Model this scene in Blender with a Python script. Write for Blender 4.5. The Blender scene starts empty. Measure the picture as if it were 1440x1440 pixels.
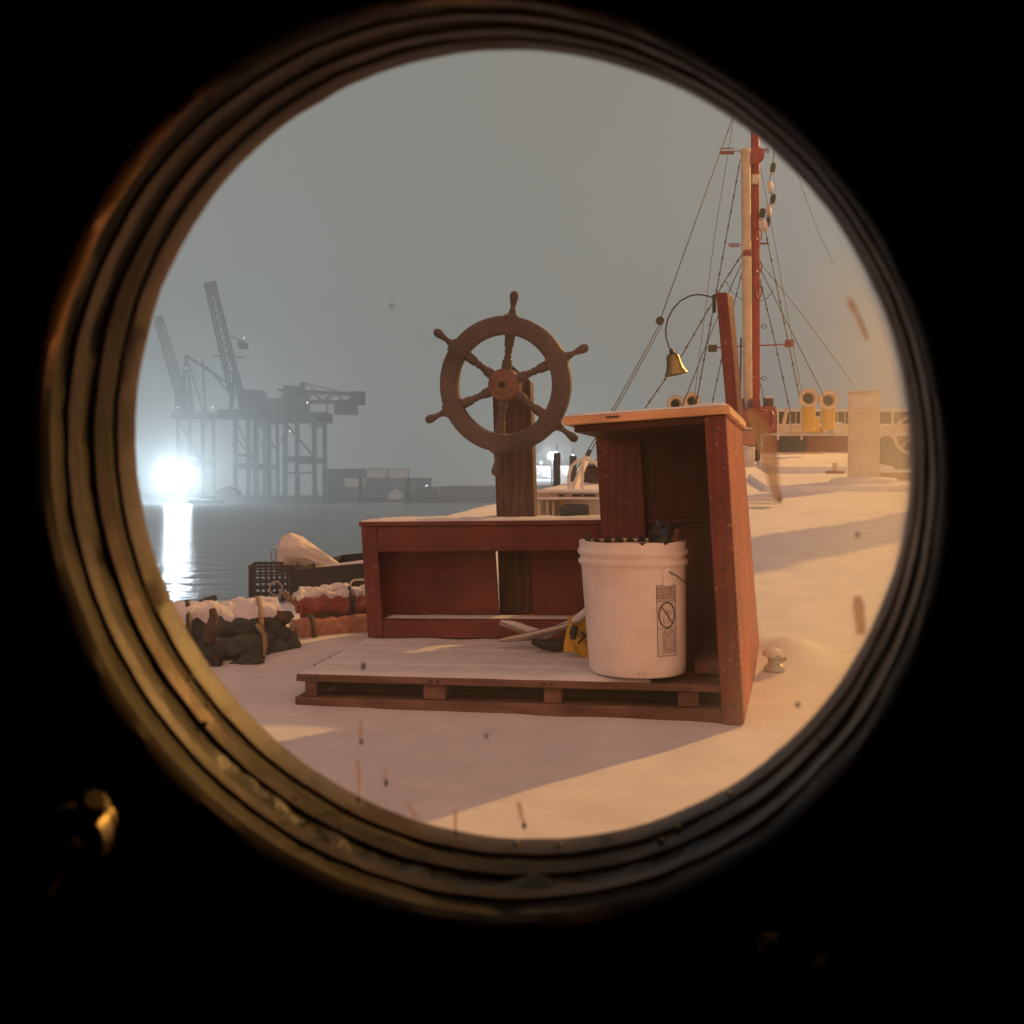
import bpy, math, random
from mathutils import Vector, Matrix, noise
R = math.radians
random.seed(7)

# ------------------------------------------------------------------ camera, world, light, exposure
scene = bpy.context.scene
CAM_Z = 0.6
PITCH = math.atan(28/1440)
cam_d = bpy.data.cameras.new('camera'); cam = bpy.data.objects.new('camera', cam_d)
scene.collection.objects.link(cam); scene.camera = cam
cam.location = (0, 0, CAM_Z); cam.rotation_euler = (R(90)-PITCH, 0, 0)
cam_d.sensor_width = 36; cam_d.lens = 36; cam_d.clip_start = 0.02; cam_d.clip_end = 6000
cam_d.dof.use_dof = True; cam_d.dof.focus_distance = 3.2; cam_d.dof.aperture_fstop = 15

world = bpy.data.worlds.new('World'); scene.world = world; world.use_nodes = True
wn = world.node_tree; wn.nodes.clear()
def wnode(t, **k):
    n = wn.nodes.new(t)
    for a, b in k.items(): setattr(n, a, b)
    return n
wo = wnode('ShaderNodeOutputWorld'); wb = wnode('ShaderNodeBackground'); wn.links.new(wb.outputs[0], wo.inputs[0])
tc = wnode('ShaderNodeTexCoord')
def wdot(vec, a, b):
    d = wnode('ShaderNodeVectorMath', operation='DOT_PRODUCT'); d.inputs[1].default_value = vec
    wn.links.new(tc.outputs['Generated'], d.inputs[0])
    m = wnode('ShaderNodeMapRange', interpolation_type='SMOOTHSTEP'); m.inputs[1].default_value = a; m.inputs[2].default_value = b
    wn.links.new(d.outputs['Value'], m.inputs[0]); return m.outputs[0]
def wmix(fac, a, b):
    m = wnode('ShaderNodeMix', data_type='RGBA')
    wn.links.new(fac, m.inputs[0])
    for s, v in ((6, a), (7, b)):
        if isinstance(v, tuple): m.inputs[s].default_value = (*v, 1)
        else: wn.links.new(v, m.inputs[s])
    return m.outputs[2]
SKY_FRONT = (0.255, 0.265, 0.245); SKY_HORIZON = (0.345, 0.355, 0.335); SKY_LEFT = (0.29, 0.33, 0.335); SKY_RIGHT = (0.44, 0.42, 0.38); SKY_REAR = (0.88, 0.47, 0.34); SKY_TOP = (0.16, 0.075, 0.055)
c = wmix(wdot((0.0, 0.0, 1.0), 0.02, 0.42), SKY_HORIZON, SKY_FRONT)
c = wmix(wdot((-0.95, 0.3, -0.1), 0.2, 0.9), c, SKY_LEFT)
c = wmix(wdot((0.72, 0.66, -0.2), 0.55, 1.0), c, SKY_RIGHT)
c = wmix(wdot((0.0, 0.0, 1.0), 0.42, 0.85), c, SKY_TOP)
c = wmix(wdot((0.0, -0.97, 0.24), 0.0, 0.8), c, SKY_REAR)
wn.links.new(c, wb.inputs[0]); wb.inputs[1].default_value = 1.0

scene.view_settings.view_transform = 'Standard'; scene.view_settings.look = 'None'
scene.view_settings.exposure = 0; scene.view_settings.gamma = 1
scene.cycles.use_denoising = True
scene.cycles.max_bounces = 8; scene.cycles.diffuse_bounces = 4; scene.cycles.glossy_bounces = 4
scene.cycles.transparent_max_bounces = 16; scene.cycles.volume_bounces = 1
scene.cycles.sample_clamp_indirect = 4
scene.cycles.caustics_reflective = False; scene.cycles.caustics_refractive = False

# the yellow quay lamp off to starboard that lights the deck
KEY_DIR = Vector((0.69, 0.724, 0)).normalized(); KEY_DIST = 38; KEY_EL = R(27)
KEY_POS = Vector((0.6, 2.65, 0)) + KEY_DIR*KEY_DIST + Vector((0, 0, KEY_DIST*math.tan(KEY_EL)))
kl = bpy.data.lights.new('quay_lamp_light', 'SPOT'); ko = bpy.data.objects.new('quay_lamp_light', kl)
scene.collection.objects.link(ko); ko.location = KEY_POS
kl.energy = 65000; kl.color = (1.0, 0.50, 0.12); kl.spot_size = R(48); kl.spot_blend = 0.3; kl.shadow_soft_size = 0.35
ko.rotation_euler = (Vector((2.5, 8, 0.5)) - KEY_POS).to_track_quat('-Z', 'Y').to_euler()

# ------------------------------------------------------------------ helpers
C = scene.collection
def P(u, v, y):
    """point at depth y seen at pixel (u, v) of the 1440 px photograph"""
    cp, sp = math.cos(PITCH), math.sin(PITCH)
    dx = (u-720)/1440; dz = (720-v)/1440
    d = Vector((dx, cp + dz*sp, -sp + dz*cp))
    d *= y/d.y
    return Vector((d.x, d.y, CAM_Z + d.z))
def deck_z(y):
    if y < 2.6: return 0.0
    t = y-2.6
    return 0.09*t if t > 0.6 else 0.09*t*t/1.2*1.0 + 0.0 if t < 0.0 else 0.09*t
WATER_Z = -1.9

class MB:
    def __init__(s, f=None): s.v = []; s.f = []; s.fr = f
    def pt(s, p):
        p = Vector(p); s.v.append(s.fr(p) if s.fr else p); return len(s.v)-1
    def face(s, *i): s.f.append(tuple(i)); return s
    def box(s, x0, x1, y0, y1, z0, z1):
        b = len(s.v)
        for z in (z0, z1):
            for x, y in ((x0, y0), (x1, y0), (x1, y1), (x0, y1)): s.pt((x, y, z))
        for q in ((3,2,1,0), (4,5,6,7), (0,1,5,4), (1,2,6,5), (2,3,7,6), (3,0,4,7)): s.f.append(tuple(b+i for i in q))
        return s
    def hexa(s, pts):
        b = len(s.v)
        for p in pts: s.pt(p)
        for q in ((3,2,1,0), (4,5,6,7), (0,1,5,4), (1,2,6,5), (2,3,7,6), (3,0,4,7)): s.f.append(tuple(b+i for i in q))
        return s
    def beam(s, a, b2, w, h=None, up=(0, 0, 1)):
        a = Vector(a); b2 = Vector(b2); h = h or w; d = (b2-a).normalized(); u = Vector(up)
        if abs(d.dot(u)) > 0.98: u = Vector((1, 0, 0))
        sx = d.cross(u).normalized()*w/2; sz = sx.cross(d).normalized()*h/2
        k = len(s.v)
        for p in (a, b2):
            for q in (-sx-sz, sx-sz, sx+sz, -sx+sz): s.pt(p+q)
        for q in ((0,1,2,3), (7,6,5,4), (1,0,4,5), (2,1,5,6), (3,2,6,7), (0,3,7,4)): s.f.append(tuple(k+i for i in q))
        return s
    def tube(s, pts, r, n=8, close=False):
        pts = [Vector(p) for p in pts]; m = len(pts); rr = r if isinstance(r, (list, tuple)) else [r]*m
        up = Vector((0.13, 0.21, 0.97)); rings = []
        for i, p in enumerate(pts):
            if close: d = pts[(i+1) % m]-pts[i-1]
            else: d = pts[min(i+1, m-1)]-pts[max(i-1, 0)]
            if d.length < 1e-9: d = Vector((0, 0, 1))
            d.normalize(); a = up - d*up.dot(d)
            if a.length < 0.1: a = Vector((1, 0, 0)) - d*d.x
            a.normalize(); b = d.cross(a); up = a
            rings.append([s.pt(p + (a*math.cos(t) + b*math.sin(t))*rr[i]) for t in [2*math.pi*k/n for k in range(n)]])
        for i in range(m if close else m-1):
            A, B = rings[i], rings[(i+1) % m]
            for k in range(n): s.f.append((A[k], A[(k+1) % n], B[(k+1) % n], B[k]))
        if not close: s.f.append(tuple(reversed(rings[0]))); s.f.append(tuple(rings[-1]))
        return s
    def lathe(s, prof, o=(0, 0, 0), ax=(0, 0, 1), n=32, cap=True, ref=None, jit=0):
        """prof: (distance along axis, radius)"""
        o = Vector(o); ax = Vector(ax).normalized(); a = Vector(ref) if ref else (Vector((1, 0, 0)) if abs(ax.x) < 0.9 else Vector((0, 1, 0)))
        a = (a-ax*a.dot(ax)).normalized(); b = ax.cross(a); rings = []
        for d, r in prof:
            rings.append([s.pt(o+ax*d+(a*math.cos(t)+b*math.sin(t))*(r+random.uniform(-jit, jit)*0.6+jit*5*(noise.noise((math.cos(t)*7, math.sin(t)*7, d*90))+0.6*noise.noise((math.cos(t)*22, math.sin(t)*22, d*90))))) for t in [2*math.pi*k/n for k in range(n)]])
        for A, B in zip(rings, rings[1:]):
            for k in range(n): s.f.append((A[k], A[(k+1) % n], B[(k+1) % n], B[k]))
        if cap: s.f.append(tuple(reversed(rings[0]))); s.f.append(tuple(rings[-1]))
        return s
    def prism(s, poly, z0, z1):
        n = len(poly); b = [s.pt((x, y, z0)) for x, y in poly]; t = [s.pt((x, y, z1)) for x, y in poly]
        s.f.append(tuple(reversed(b))); s.f.append(tuple(t))
        for i in range(n): s.f.append((b[i], b[(i+1) % n], t[(i+1) % n], t[i]))
        return s
    def build(s, name, mat, parent=None, smooth=False, bevel=0, loc=None, sub=0, angle=40):
        base = parent_world(parent) if parent else (Vector(loc) if loc else Vector((0, 0, 0)))
        me = bpy.data.meshes.new(name); me.from_pydata([tuple(v-base) for v in s.v], [], s.f); me.update()
        o = bpy.data.objects.new(name, me); C.objects.link(o)
        if parent: o.parent = parent
        else: o.location = base
        if mat: me.materials.append(mat)
        import bmesh
        bm = bmesh.new(); bm.from_mesh(me); bmesh.ops.recalc_face_normals(bm, faces=bm.faces[:]); bm.to_mesh(me); bm.free()
        if bevel:
            m = o.modifiers.new('bevel', 'BEVEL'); m.width = bevel; m.segments = 2; m.limit_method = 'ANGLE'; m.angle_limit = R(35)
        if sub:
            m = o.modifiers.new('sub', 'SUBSURF'); m.levels = sub; m.render_levels = sub
        if smooth or bevel:
            for p in me.polygons: p.use_smooth = True
            try: me.set_sharp_from_angle(angle=R(angle))
            except Exception: pass
        return o
ROOTLOC = {}
def parent_world(o):
    v = Vector((0, 0, 0))
    while o is not None: v += Vector(o.location); o = o.parent
    return v
def thing(name, label, cat, loc, group=None):
    o = bpy.data.objects.new(name, None); C.objects.link(o); o.location = loc; o.empty_display_size = 0.1
    o['label'] = label; o['category'] = cat
    if group: o['group'] = group
    return o
def tag(o, label, cat, group=None, kind=None):
    if label: o['label'] = label
    if cat: o['category'] = cat
    if group: o['group'] = group
    if kind: o['kind'] = kind
    return o
def frame(O, yaw, lean=0.0, slope=0.0):
    """local frame: x along the width, y into depth, z up; lean shifts the top to the left, slope lifts the right end"""
    O = Vector(O); ex = Vector((math.cos(yaw), math.sin(yaw), 0)); ey = Vector((-math.sin(yaw), math.cos(yaw), 0))
    return lambda p: O + ex*(p.x - lean*p.z) + ey*p.y + Vector((0, 0, p.z + slope*p.x))

# ------------------------------------------------------------------ materials
def mat(name, col, rough=0.6, metal=0.0, col2=None, scale=8, stretch=(1, 1, 1), detail=6, lo=0.35, hi=0.65, bump=0.0, bscale=None,
        fleck=None, fscale=60, fth=0.68, emis=None, estr=0, spec=0.5, rough2=None):
    m = bpy.data.materials.new(name); m.use_nodes = True; nt = m.node_tree; N = nt.nodes; L = nt.links
    b = N['Principled BSDF']; b.inputs['Roughness'].default_value = rough; b.inputs['Metallic'].default_value = metal
    b.inputs['Base Color'].default_value = (*col, 1); b.inputs['Specular IOR Level'].default_value = spec
    t = N.new('ShaderNodeTexCoord'); mp = N.new('ShaderNodeMapping'); mp.inputs['Scale'].default_value = stretch
    L.new(t.outputs['Object'], mp.inputs[0])
    def nz(sc, det=detail, rg=0.6, src=None):
        n = N.new('ShaderNodeTexNoise'); n.inputs['Scale'].default_value = sc; n.inputs['Detail'].default_value = det; n.inputs['Roughness'].default_value = rg
        L.new(src or mp.outputs[0], n.inputs['Vector']); return n.outputs['Fac']
    def rng(x, a, c):
        r = N.new('ShaderNodeMapRange'); r.inputs[1].default_value = a; r.inputs[2].default_value = c; L.new(x, r.inputs[0]); return r.outputs[0]
    cur = None
    if col2:
        mx = N.new('ShaderNodeMix'); mx.data_type = 'RGBA'; mx.inputs[6].default_value = (*col, 1); mx.inputs[7].default_value = (*col2, 1)
        f = rng(nz(scale), lo, hi); L.new(f, mx.inputs[0]); cur = mx.outputs[2]
        if rough2 is not None:
            q = N.new('ShaderNodeMapRange'); q.inputs[3].default_value = rough; q.inputs[4].default_value = rough2; L.new(f, q.inputs[0]); L.new(q.outputs[0], b.inputs['Roughness'])
    if fleck:
        mx2 = N.new('ShaderNodeMix'); mx2.data_type = 'RGBA'; mx2.inputs[7].default_value = (*fleck, 1)
        if cur: L.new(cur, mx2.inputs[6])
        else: mx2.inputs[6].default_value = (*col, 1)
        L.new(rng(nz(fscale, 2, 0.5, t.outputs['Object']), fth, fth+0.04), mx2.inputs[0]); cur = mx2.outputs[2]
    if cur: L.new(cur, b.inputs['Base Color'])
    if bump:
        bp = N.new('ShaderNodeBump'); bp.inputs['Strength'].default_value = 1; bp.inputs['Distance'].default_value = bump
        L.new(nz(bscale or scale*2), bp.inputs['Height']); L.new(bp.outputs[0], b.inputs['Normal'])
    if emis:
        b.inputs['Emission Color'].default_value = (*emis, 1); b.inputs['Emission Strength'].default_value = estr
    return m
def wood_grain(name, c1, c2, rough=0.65, axis='Z', scale=14, dist=5, bump=0.0008, fleck=None, fth=0.7, snowy=False):
    m = bpy.data.materials.new(name); m.use_nodes = True; nt = m.node_tree; N = nt.nodes; L = nt.links; b = N['Principled BSDF']
    t = N.new('ShaderNodeTexCoord'); mp = N.new('ShaderNodeMapping')
    mp.inputs['Scale'].default_value = {'Z': (1, 1, 0.12), 'X': (0.12, 1, 1), 'Y': (1, 0.12, 1)}[axis]
    L.new(t.outputs['Object'], mp.inputs[0])
    w = N.new('ShaderNodeTexWave'); w.wave_type = 'RINGS' if axis != 'Z' else 'BANDS'; w.inputs['Scale'].default_value = scale; w.inputs['Distortion'].default_value = dist
    w.inputs['Detail'].default_value = 3; w.inputs['Detail Scale'].default_value = 1.3; L.new(mp.outputs[0], w.inputs['Vector'])
    n = N.new('ShaderNodeTexNoise'); n.inputs['Scale'].default_value = 90; n.inputs['Detail'].default_value = 5; L.new(mp.outputs[0], n.inputs['Vector'])
    a = N.new('ShaderNodeMath'); a.operation = 'MULTIPLY_ADD'; a.inputs[1].default_value = 0.5; L.new(w.outputs['Fac'], a.inputs[0]); 
    h = N.new('ShaderNodeMath'); h.operation = 'MULTIPLY'; h.inputs[1].default_value = 0.5; L.new(n.outputs['Fac'], h.inputs[0]); L.new(h.outputs[0], a.inputs[2])
    mx = N.new('ShaderNodeMix'); mx.data_type = 'RGBA'; mx.inputs[6].default_value = (*c1, 1); mx.inputs[7].default_value = (*c2, 1); L.new(a.outputs[0], mx.inputs[0])
    cur = mx.outputs[2]
    # blotchy weathering
    n3 = N.new('ShaderNodeTexNoise'); n3.inputs['Scale'].default_value = 5; n3.inputs['Detail'].default_value = 4; L.new(t.outputs['Object'], n3.inputs['Vector'])
    hs = N.new('ShaderNodeHueSaturation'); r3 = N.new('ShaderNodeMapRange'); r3.inputs[1].default_value = .3; r3.inputs[2].default_value = .7; r3.inputs[3].default_value = 0.65; r3.inputs[4].default_value = 1.25
    L.new(n3.outputs['Fac'], r3.inputs[0]); L.new(r3.outputs[0], hs.inputs['Value']); L.new(cur, hs.inputs['Color']); cur = hs.outputs[0]
    if fleck:
        n2 = N.new('ShaderNodeTexNoise'); n2.inputs['Scale'].default_value = 75; n2.inputs['Detail'].default_value = 1; L.new(t.outputs['Object'], n2.inputs['Vector'])
        r = N.new('ShaderNodeMapRange'); r.inputs[1].default_value = fth; r.inputs[2].default_value = fth+0.03; L.new(n2.outputs['Fac'], r.inputs[0])
        mx2 = N.new('ShaderNodeMix'); mx2.data_type = 'RGBA'; mx2.inputs[7].default_value = (*fleck, 1); L.new(r.outputs[0], mx2.inputs[0]); L.new(cur, mx2.inputs[6]); cur = mx2.outputs[2]
    if snowy:   # snow caught on upward faces
        g = N.new('ShaderNodeNewGeometry'); sx = N.new('ShaderNodeSeparateXYZ'); L.new(g.outputs['Normal'], sx.inputs[0])
        r = N.new('ShaderNodeMapRange'); r.inputs[1].default_value = 0.75; r.inputs[2].default_value = 0.9; L.new(sx.outputs['Z'], r.inputs[0])
        mx3 = N.new('ShaderNodeMix'); mx3.data_type = 'RGBA'; mx3.inputs[7].default_value = (0.5, 0.47, 0.45, 1); L.new(r.outputs[0], mx3.inputs[0]); L.new(cur, mx3.inputs[6]); cur = mx3.outputs[2]
    L.new(cur, b.inputs['Base Color']); b.inputs['Roughness'].default_value = rough; b.inputs['Specular IOR Level'].default_value = 0.35
    bp = N.new('ShaderNodeBump'); bp.inputs['Distance'].default_value = bump; L.new(a.outputs[0], bp.inputs['Height']); L.new(bp.outputs[0], b.inputs['Normal'])
    return m
M = {}
M['snow'] = mat('snow', (0.82, 0.82, 0.83), 0.75, col2=(0.72, 0.72, 0.735), scale=6, detail=9, bump=0.006, bscale=9, spec=0.2)
M['snow_fine'] = mat('snow_fine', (0.80, 0.80, 0.81), 0.8, col2=(0.72, 0.72, 0.73), scale=20, bump=0.0025, bscale=40, spec=0.2)
M['red_wood'] = wood_grain('red_painted_plywood', (0.145, 0.036, 0.032), (0.195, 0.046, 0.040), 0.5, 'X', 9, 6, 0.0012, fleck=(0.24, 0.13, 0.10), fth=0.70)
M['red_wood_v'] = wood_grain('red_painted_board', (0.14, 0.037, 0.033), (0.205, 0.050, 0.042), 0.5, 'Z', 11, 6, 0.0012, fleck=(0.26, 0.14, 0.10), fth=0.69)
M['dark_shaded_wood'] = wood_grain('dark_shaded_board', (0.06, 0.02, 0.015), (0.10, 0.03, 0.022), 0.55, 'Z', 4, 4, 0.0006)  # cabinet's interior shade is put into the back panel colour
M['lit_red_side'] = wood_grain('red_paint_lit_side', (0.35, 0.075, 0.027), (0.47, 0.115, 0.042), 0.55, 'Z', 9, 7, 0.002, fleck=(0.8, 0.78, 0.75), fth=0.705)  # cabinet red boosted towards orange: light put into the colour; pale flecks are snow
M['post_wood'] = wood_grain('bare_timber', (0.175, 0.118, 0.098), (0.08, 0.050, 0.043), 0.7, 'Z', 9, 16, 0.0016)
M['wheel_wood'] = wood_grain('weathered_teak', (0.150, 0.122, 0.110), (0.095, 0.076, 0.068), 0.62, 'X', 34, 9, 0.0012, snowy=True)
M['hub_wood'] = wood_grain('hub_teak', (0.25, 0.135, 0.10), (0.17, 0.09, 0.07), 0.5, 'X', 8, 3, 0.0006)
M['lit_edge_wood'] = wood_grain('lit_plywood_edge', (0.92, 0.60, 0.33), (0.74, 0.42, 0.21), 0.6, 'X', 10, 3, 0.0008)  # raw wood edge, base colour raised in place of light that misses it
M['pallet_wood'] = wood_grain('pallet_pine', (0.25, 0.135, 0.10), (0.10, 0.055, 0.042), 0.8, 'X', 9, 7, 0.002)
M['brass'] = mat('brass', (0.42, 0.33, 0.15), 0.3, 1.0, col2=(0.16, 0.12, 0.06), scale=14, rough2=0.5)
M['bronze_ring'] = mat('worn_bronze', (0.085, 0.042, 0.029), 0.42, 0.35, col2=(0.022, 0.014, 0.011), scale=13, lo=0.40, hi=0.60, rough2=0.6, bump=0.0006, bscale=60)
M['iron'] = mat('black_iron', (0.06, 0.055, 0.05), 0.5, 0.4)
M['black_paint'] = mat('black_paint', (0.012, 0.011, 0.011), 0.6, bump=0.0004, bscale=90)
M['lip_brass'] = mat('lip_brass', (0.30, 0.15, 0.055), 0.3, 0.9, col2=(0.02, 0.014, 0.011), scale=7, lo=0.40, hi=0.50, rough2=0.6)
M['rim_paint'] = mat('flaking_rim_paint', (0.13, 0.082, 0.075), 0.5, 0.0, col2=(0.05, 0.03, 0.026), scale=12, lo=0.42, hi=0.70, bump=0.0008, bscale=70)
M['grime'] = mat('wet_grime', (0.014, 0.011, 0.009), 0.42, col2=(0.012, 0.01, 0.009), scale=30, bump=0.002, bscale=90)
M['seal'] = mat('old_seal', (0.10, 0.08, 0.062), 0.7, col2=(0.03, 0.022, 0.018), scale=20, bump=0.001)
M['house_paint'] = mat('pink_cream_paint', (0.72, 0.42, 0.34), 0.5, col2=(0.62, 0.34, 0.27), scale=3)
M['bucket'] = mat('bucket_plastic', (0.90, 0.84, 0.78), 0.38, col2=(0.74, 0.64, 0.57), scale=7, lo=0.45, hi=0.75, fleck=(0.5, 0.38, 0.32), fscale=26, fth=0.72)
M['bucket_inner'] = mat('bucket_inside', (0.70, 0.62, 0.55), 0.5)
M['ink'] = mat('print_ink', (0.06, 0.04, 0.035), 0.6)
M['label_grey'] = mat('label_print', (0.58, 0.50, 0.45), 0.6, col2=(0.36, 0.29, 0.26), scale=160, lo=0.42, hi=0.6)
M['label_pale'] = mat('label_paper', (0.68, 0.61, 0.56), 0.6)
M['cream'] = mat('cream_paint', (0.76, 0.64, 0.44), 0.45, col2=(0.60, 0.47, 0.31), scale=5)
M['mast_red'] = mat('mast_red_paint', (0.42, 0.045, 0.03), 0.4, col2=(0.25, 0.03, 0.02), scale=7, fleck=(0.7, 0.65, 0.6), fscale=14, fth=0.7)
M['ship_red'] = mat('ship_red_paint', (0.36, 0.06, 0.035), 0.5, col2=(0.22, 0.04, 0.03), scale=3)
M['wire'] = mat('rigging_wire', (0.04, 0.038, 0.036), 0.6)
M['wire_pale'] = mat('pale_rope', (0.20, 0.18, 0.15), 0.8)
M['yellow'] = mat('yellow_paint', (0.80, 0.50, 0.04), 0.45, col2=(0.62, 0.36, 0.04), scale=4)
M['yellow_tag'] = mat('yellow_vinyl', (0.75, 0.48, 0.04), 0.45, col2=(0.6, 0.36, 0.03), scale=20)
M['white_paint'] = mat('white_paint', (0.78, 0.74, 0.66), 0.45, col2=(0.6, 0.55, 0.48), scale=5)
M['dark'] = mat('dark_rubber', (0.025, 0.024, 0.024), 0.6)
M['dark_green'] = mat('dark_green_canvas', (0.055, 0.068, 0.068), 0.75, col2=(0.03, 0.036, 0.037), scale=12, bump=0.012, bscale=18)
M['dark_tarp'] = mat('brown_canvas', (0.09, 0.05, 0.04), 0.75, col2=(0.05, 0.03, 0.025), scale=6, bump=0.01, bscale=10)
M['plastic_black'] = mat('black_plastic', (0.03, 0.03, 0.035), 0.4)
M['crate_black'] = mat('crate_plastic', (0.045, 0.045, 0.055), 0.35)
M['red_vinyl'] = mat('red_vinyl', (0.40, 0.085, 0.07), 0.5, col2=(0.26, 0.10, 0.09), scale=7, bump=0.006, bscale=14)
M['orange_vinyl'] = mat('orange_vinyl', (0.50, 0.22, 0.14), 0.5, col2=(0.34, 0.16, 0.11), scale=6, bump=0.006, bscale=12)
M['tarp_white'] = mat('white_tarp', (0.84, 0.78, 0.70), 0.5, col2=(0.74, 0.66, 0.57), scale=5, bump=0.01, bscale=9)
M['rope'] = mat('rope', (0.42, 0.31, 0.17), 0.85, col2=(0.26, 0.18, 0.10), scale=60, bump=0.002, bscale=120)
M['grey_metal'] = mat('grey_metal', (0.35, 0.34, 0.32), 0.45, 0.5)
M['crane'] = mat('crane_steel', (0.03, 0.038, 0.045), 0.6)
M['crane_house'] = mat('crane_house', (0.045, 0.052, 0.058), 0.6)
M['quay'] = mat('quay_concrete', (0.10, 0.095, 0.09), 0.85, col2=(0.06, 0.06, 0.058), scale=0.3)
M['land'] = mat('breakwater_stone', (0.085, 0.075, 0.068), 0.9, col2=(0.05, 0.045, 0.04), scale=0.4)
M['pile'] = mat('tarred_pile', (0.045, 0.045, 0.05), 0.8)
M['shear_blade'] = mat('shear_steel', (0.45, 0.40, 0.36), 0.4, 0.6)
M['hatch_snow'] = M['snow']
def emit(name, col, s):
    m = bpy.data.materials.new(name); m.use_nodes = True; nt = m.node_tree; nt.nodes.clear()
    o = nt.nodes.new('ShaderNodeOutputMaterial'); e = nt.nodes.new('ShaderNodeEmission'); e.inputs[0].default_value = (*col, 1); e.inputs[1].default_value = s
    nt.links.new(e.outputs[0], o.inputs[0]); return m

# water
mw = bpy.data.materials.new('harbour_water'); mw.use_nodes = True; nt = mw.node_tree; b = nt.nodes['Principled BSDF']
b.inputs['Base Color'].default_value = (0.13, 0.16, 0.175, 1); b.inputs['Roughness'].default_value = 0.22; b.inputs['IOR'].default_value = 1.33
t = nt.nodes.new('ShaderNodeTexCoord'); mp = nt.nodes.new('ShaderNodeMapping'); mp.inputs['Scale'].default_value = (0.5, 1, 1)
n1 = nt.nodes.new('ShaderNodeTexNoise'); n1.inputs['Scale'].default_value = 0.9; n1.inputs['Detail'].default_value = 4
bp = nt.nodes.new('ShaderNodeBump'); bp.inputs['Distance'].default_value = 0.22; bp.inputs['Strength'].default_value = 0.8
nt.links.new(t.outputs['Object'], mp.inputs[0]); nt.links.new(mp.outputs[0], n1.inputs['Vector']); nt.links.new(n1.outputs['Fac'], bp.inputs['Height']); nt.links.new(bp.outputs[0], b.inputs['Normal'])
M['water'] = mw

# ------------------------------------------------------------------ setting
mb = MB()
for x0, x1, y0, y1 in ((-900, 900, -60, 1500),):
    a = [mb.pt((x0, y0, WATER_Z)), mb.pt((x1, y0, WATER_Z)), mb.pt((x1, y1, WATER_Z)), mb.pt((x0, y1, WATER_Z))]; mb.face(*a)
tag(mb.build('water', M['water']), 'grey harbour water mirroring the floodlight', None, kind='structure')

# snow covered deck: left edge follows the port side, the sheet climbs to the bow
PORT = [(-1.6, -3.0), (-1.25, 1.0), (-1.1, 3.2), (-1.05, 4.1), (-0.93, 4.6), (-0.78, 5.2), (-0.68, 6.3), (-0.60, 7.3), (-0.36, 7.9), (-0.12, 8.6), (0.2, 9.6), (0.7, 11.0), (1.6, 13.5), (2.6, 16), (4.2, 19.5)]
STAR = [(3.4, -3.0), (5.2, 1), (6.2, 4), (7.2, 9), (7.8, 13), (7.9, 16), (7.2, 19.5)]
def edge_x(tab, y):
    for (xa, ya), (xb, yb) in zip(tab, tab[1:]):
        if y <= yb: return xa + (xb-xa)*(y-ya)/(yb-ya)
    return tab[-1][0]
FOOT = [(1.55, 4.6), (1.35, 5.1), (1.75, 5.5), (1.62, 6.1), (2.0, 6.5)]
mb = MB(); NY = 330; NX = 230; rows = []
for j in range(NY+1):
    y = 0.5 + (19.5-0.5)*(j/NY)**1.25; xa, xb = edge_x(PORT, y), edge_x(STAR, y); row = []
    for i in range(NX+1):
        x = xa + (xb-xa)*i/NX
        nz = noise.noise((x*1.1, y*1.1, 3.1))*(0.003+0.009*min(1, max(0, (y-3.0)/1.5))) + noise.noise((x*4, y*4, 7.3))*0.004
        e = min(i, 6)/6.0
        nz += noise.noise((x*9, y*9, 1.3))*0.0022
        nz += 0.05*math.exp(-((x-0.93)/0.10)**2-((y-3.42)/0.16)**2)                      # bank against the cabinet
        for (hx, hy) in FOOT: nz -= 0.010*math.exp(-((x-hx)/0.055)**2-((y-hy)/0.12)**2)
        t_ = (x+0.6)/1.2; yl = 2.82-0.17*t_                                              # small drift along the pallet front
        if -0.1 < t_ < 1.1: nz += 0.006*math.exp(-((y-yl+0.03)/0.05)**2)*(0.6+noise.noise((x*6, 0, 4)))
        row.append(mb.pt((x, y, deck_z(y) + nz - 0.02*(1-e)**2 - 0.009)))
    rows.append(row)
for A, B in zip(rows, rows[1:]):
    for i in range(NX): mb.face(A[i], A[i+1], B[i+1], B[i])
tag(mb.build('deck', M['snow'], smooth=True), 'snow covered ship deck rising towards the bow', None, kind='structure')
# hull under it
mb = MB(); ys = [-3, 1, 2.6, 3.2, 4.6, 6.3, 8.6, 11, 13.5, 16, 19.5]; L1 = []; L0 = []; R1 = []; R0 = []
for y in ys:
    z = deck_z(y)-0.06; xa, xb = edge_x(PORT, y), edge_x(STAR, y)
    L1.append(mb.pt((xa+0.01, y, z))); L0.append(mb.pt((xa+0.25, y, WATER_Z-0.5))); R1.append(mb.pt((xb-0.01, y, z))); R0.append(mb.pt((xb-0.25, y, WATER_Z-0.5)))
for i in range(len(ys)-1):
    mb.face(L1[i], L1[i+1], L0[i+1], L0[i]); mb.face(R1[i], R0[i], R0[i+1], R1[i+1]); mb.face(L1[i], R1[i], R1[i+1], L1[i+1]); mb.face(L0[i], L0[i+1], R0[i+1], R0[i])
mb.face(L1[0], L0[0], R0[0], R1[0]); mb.face(L1[-1], R1[-1], R0[-1], L0[-1])
tag(mb.build('ship_hull', M['ship_red']), 'red steel hull of the ship under the snowy deck', 'hull')

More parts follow.
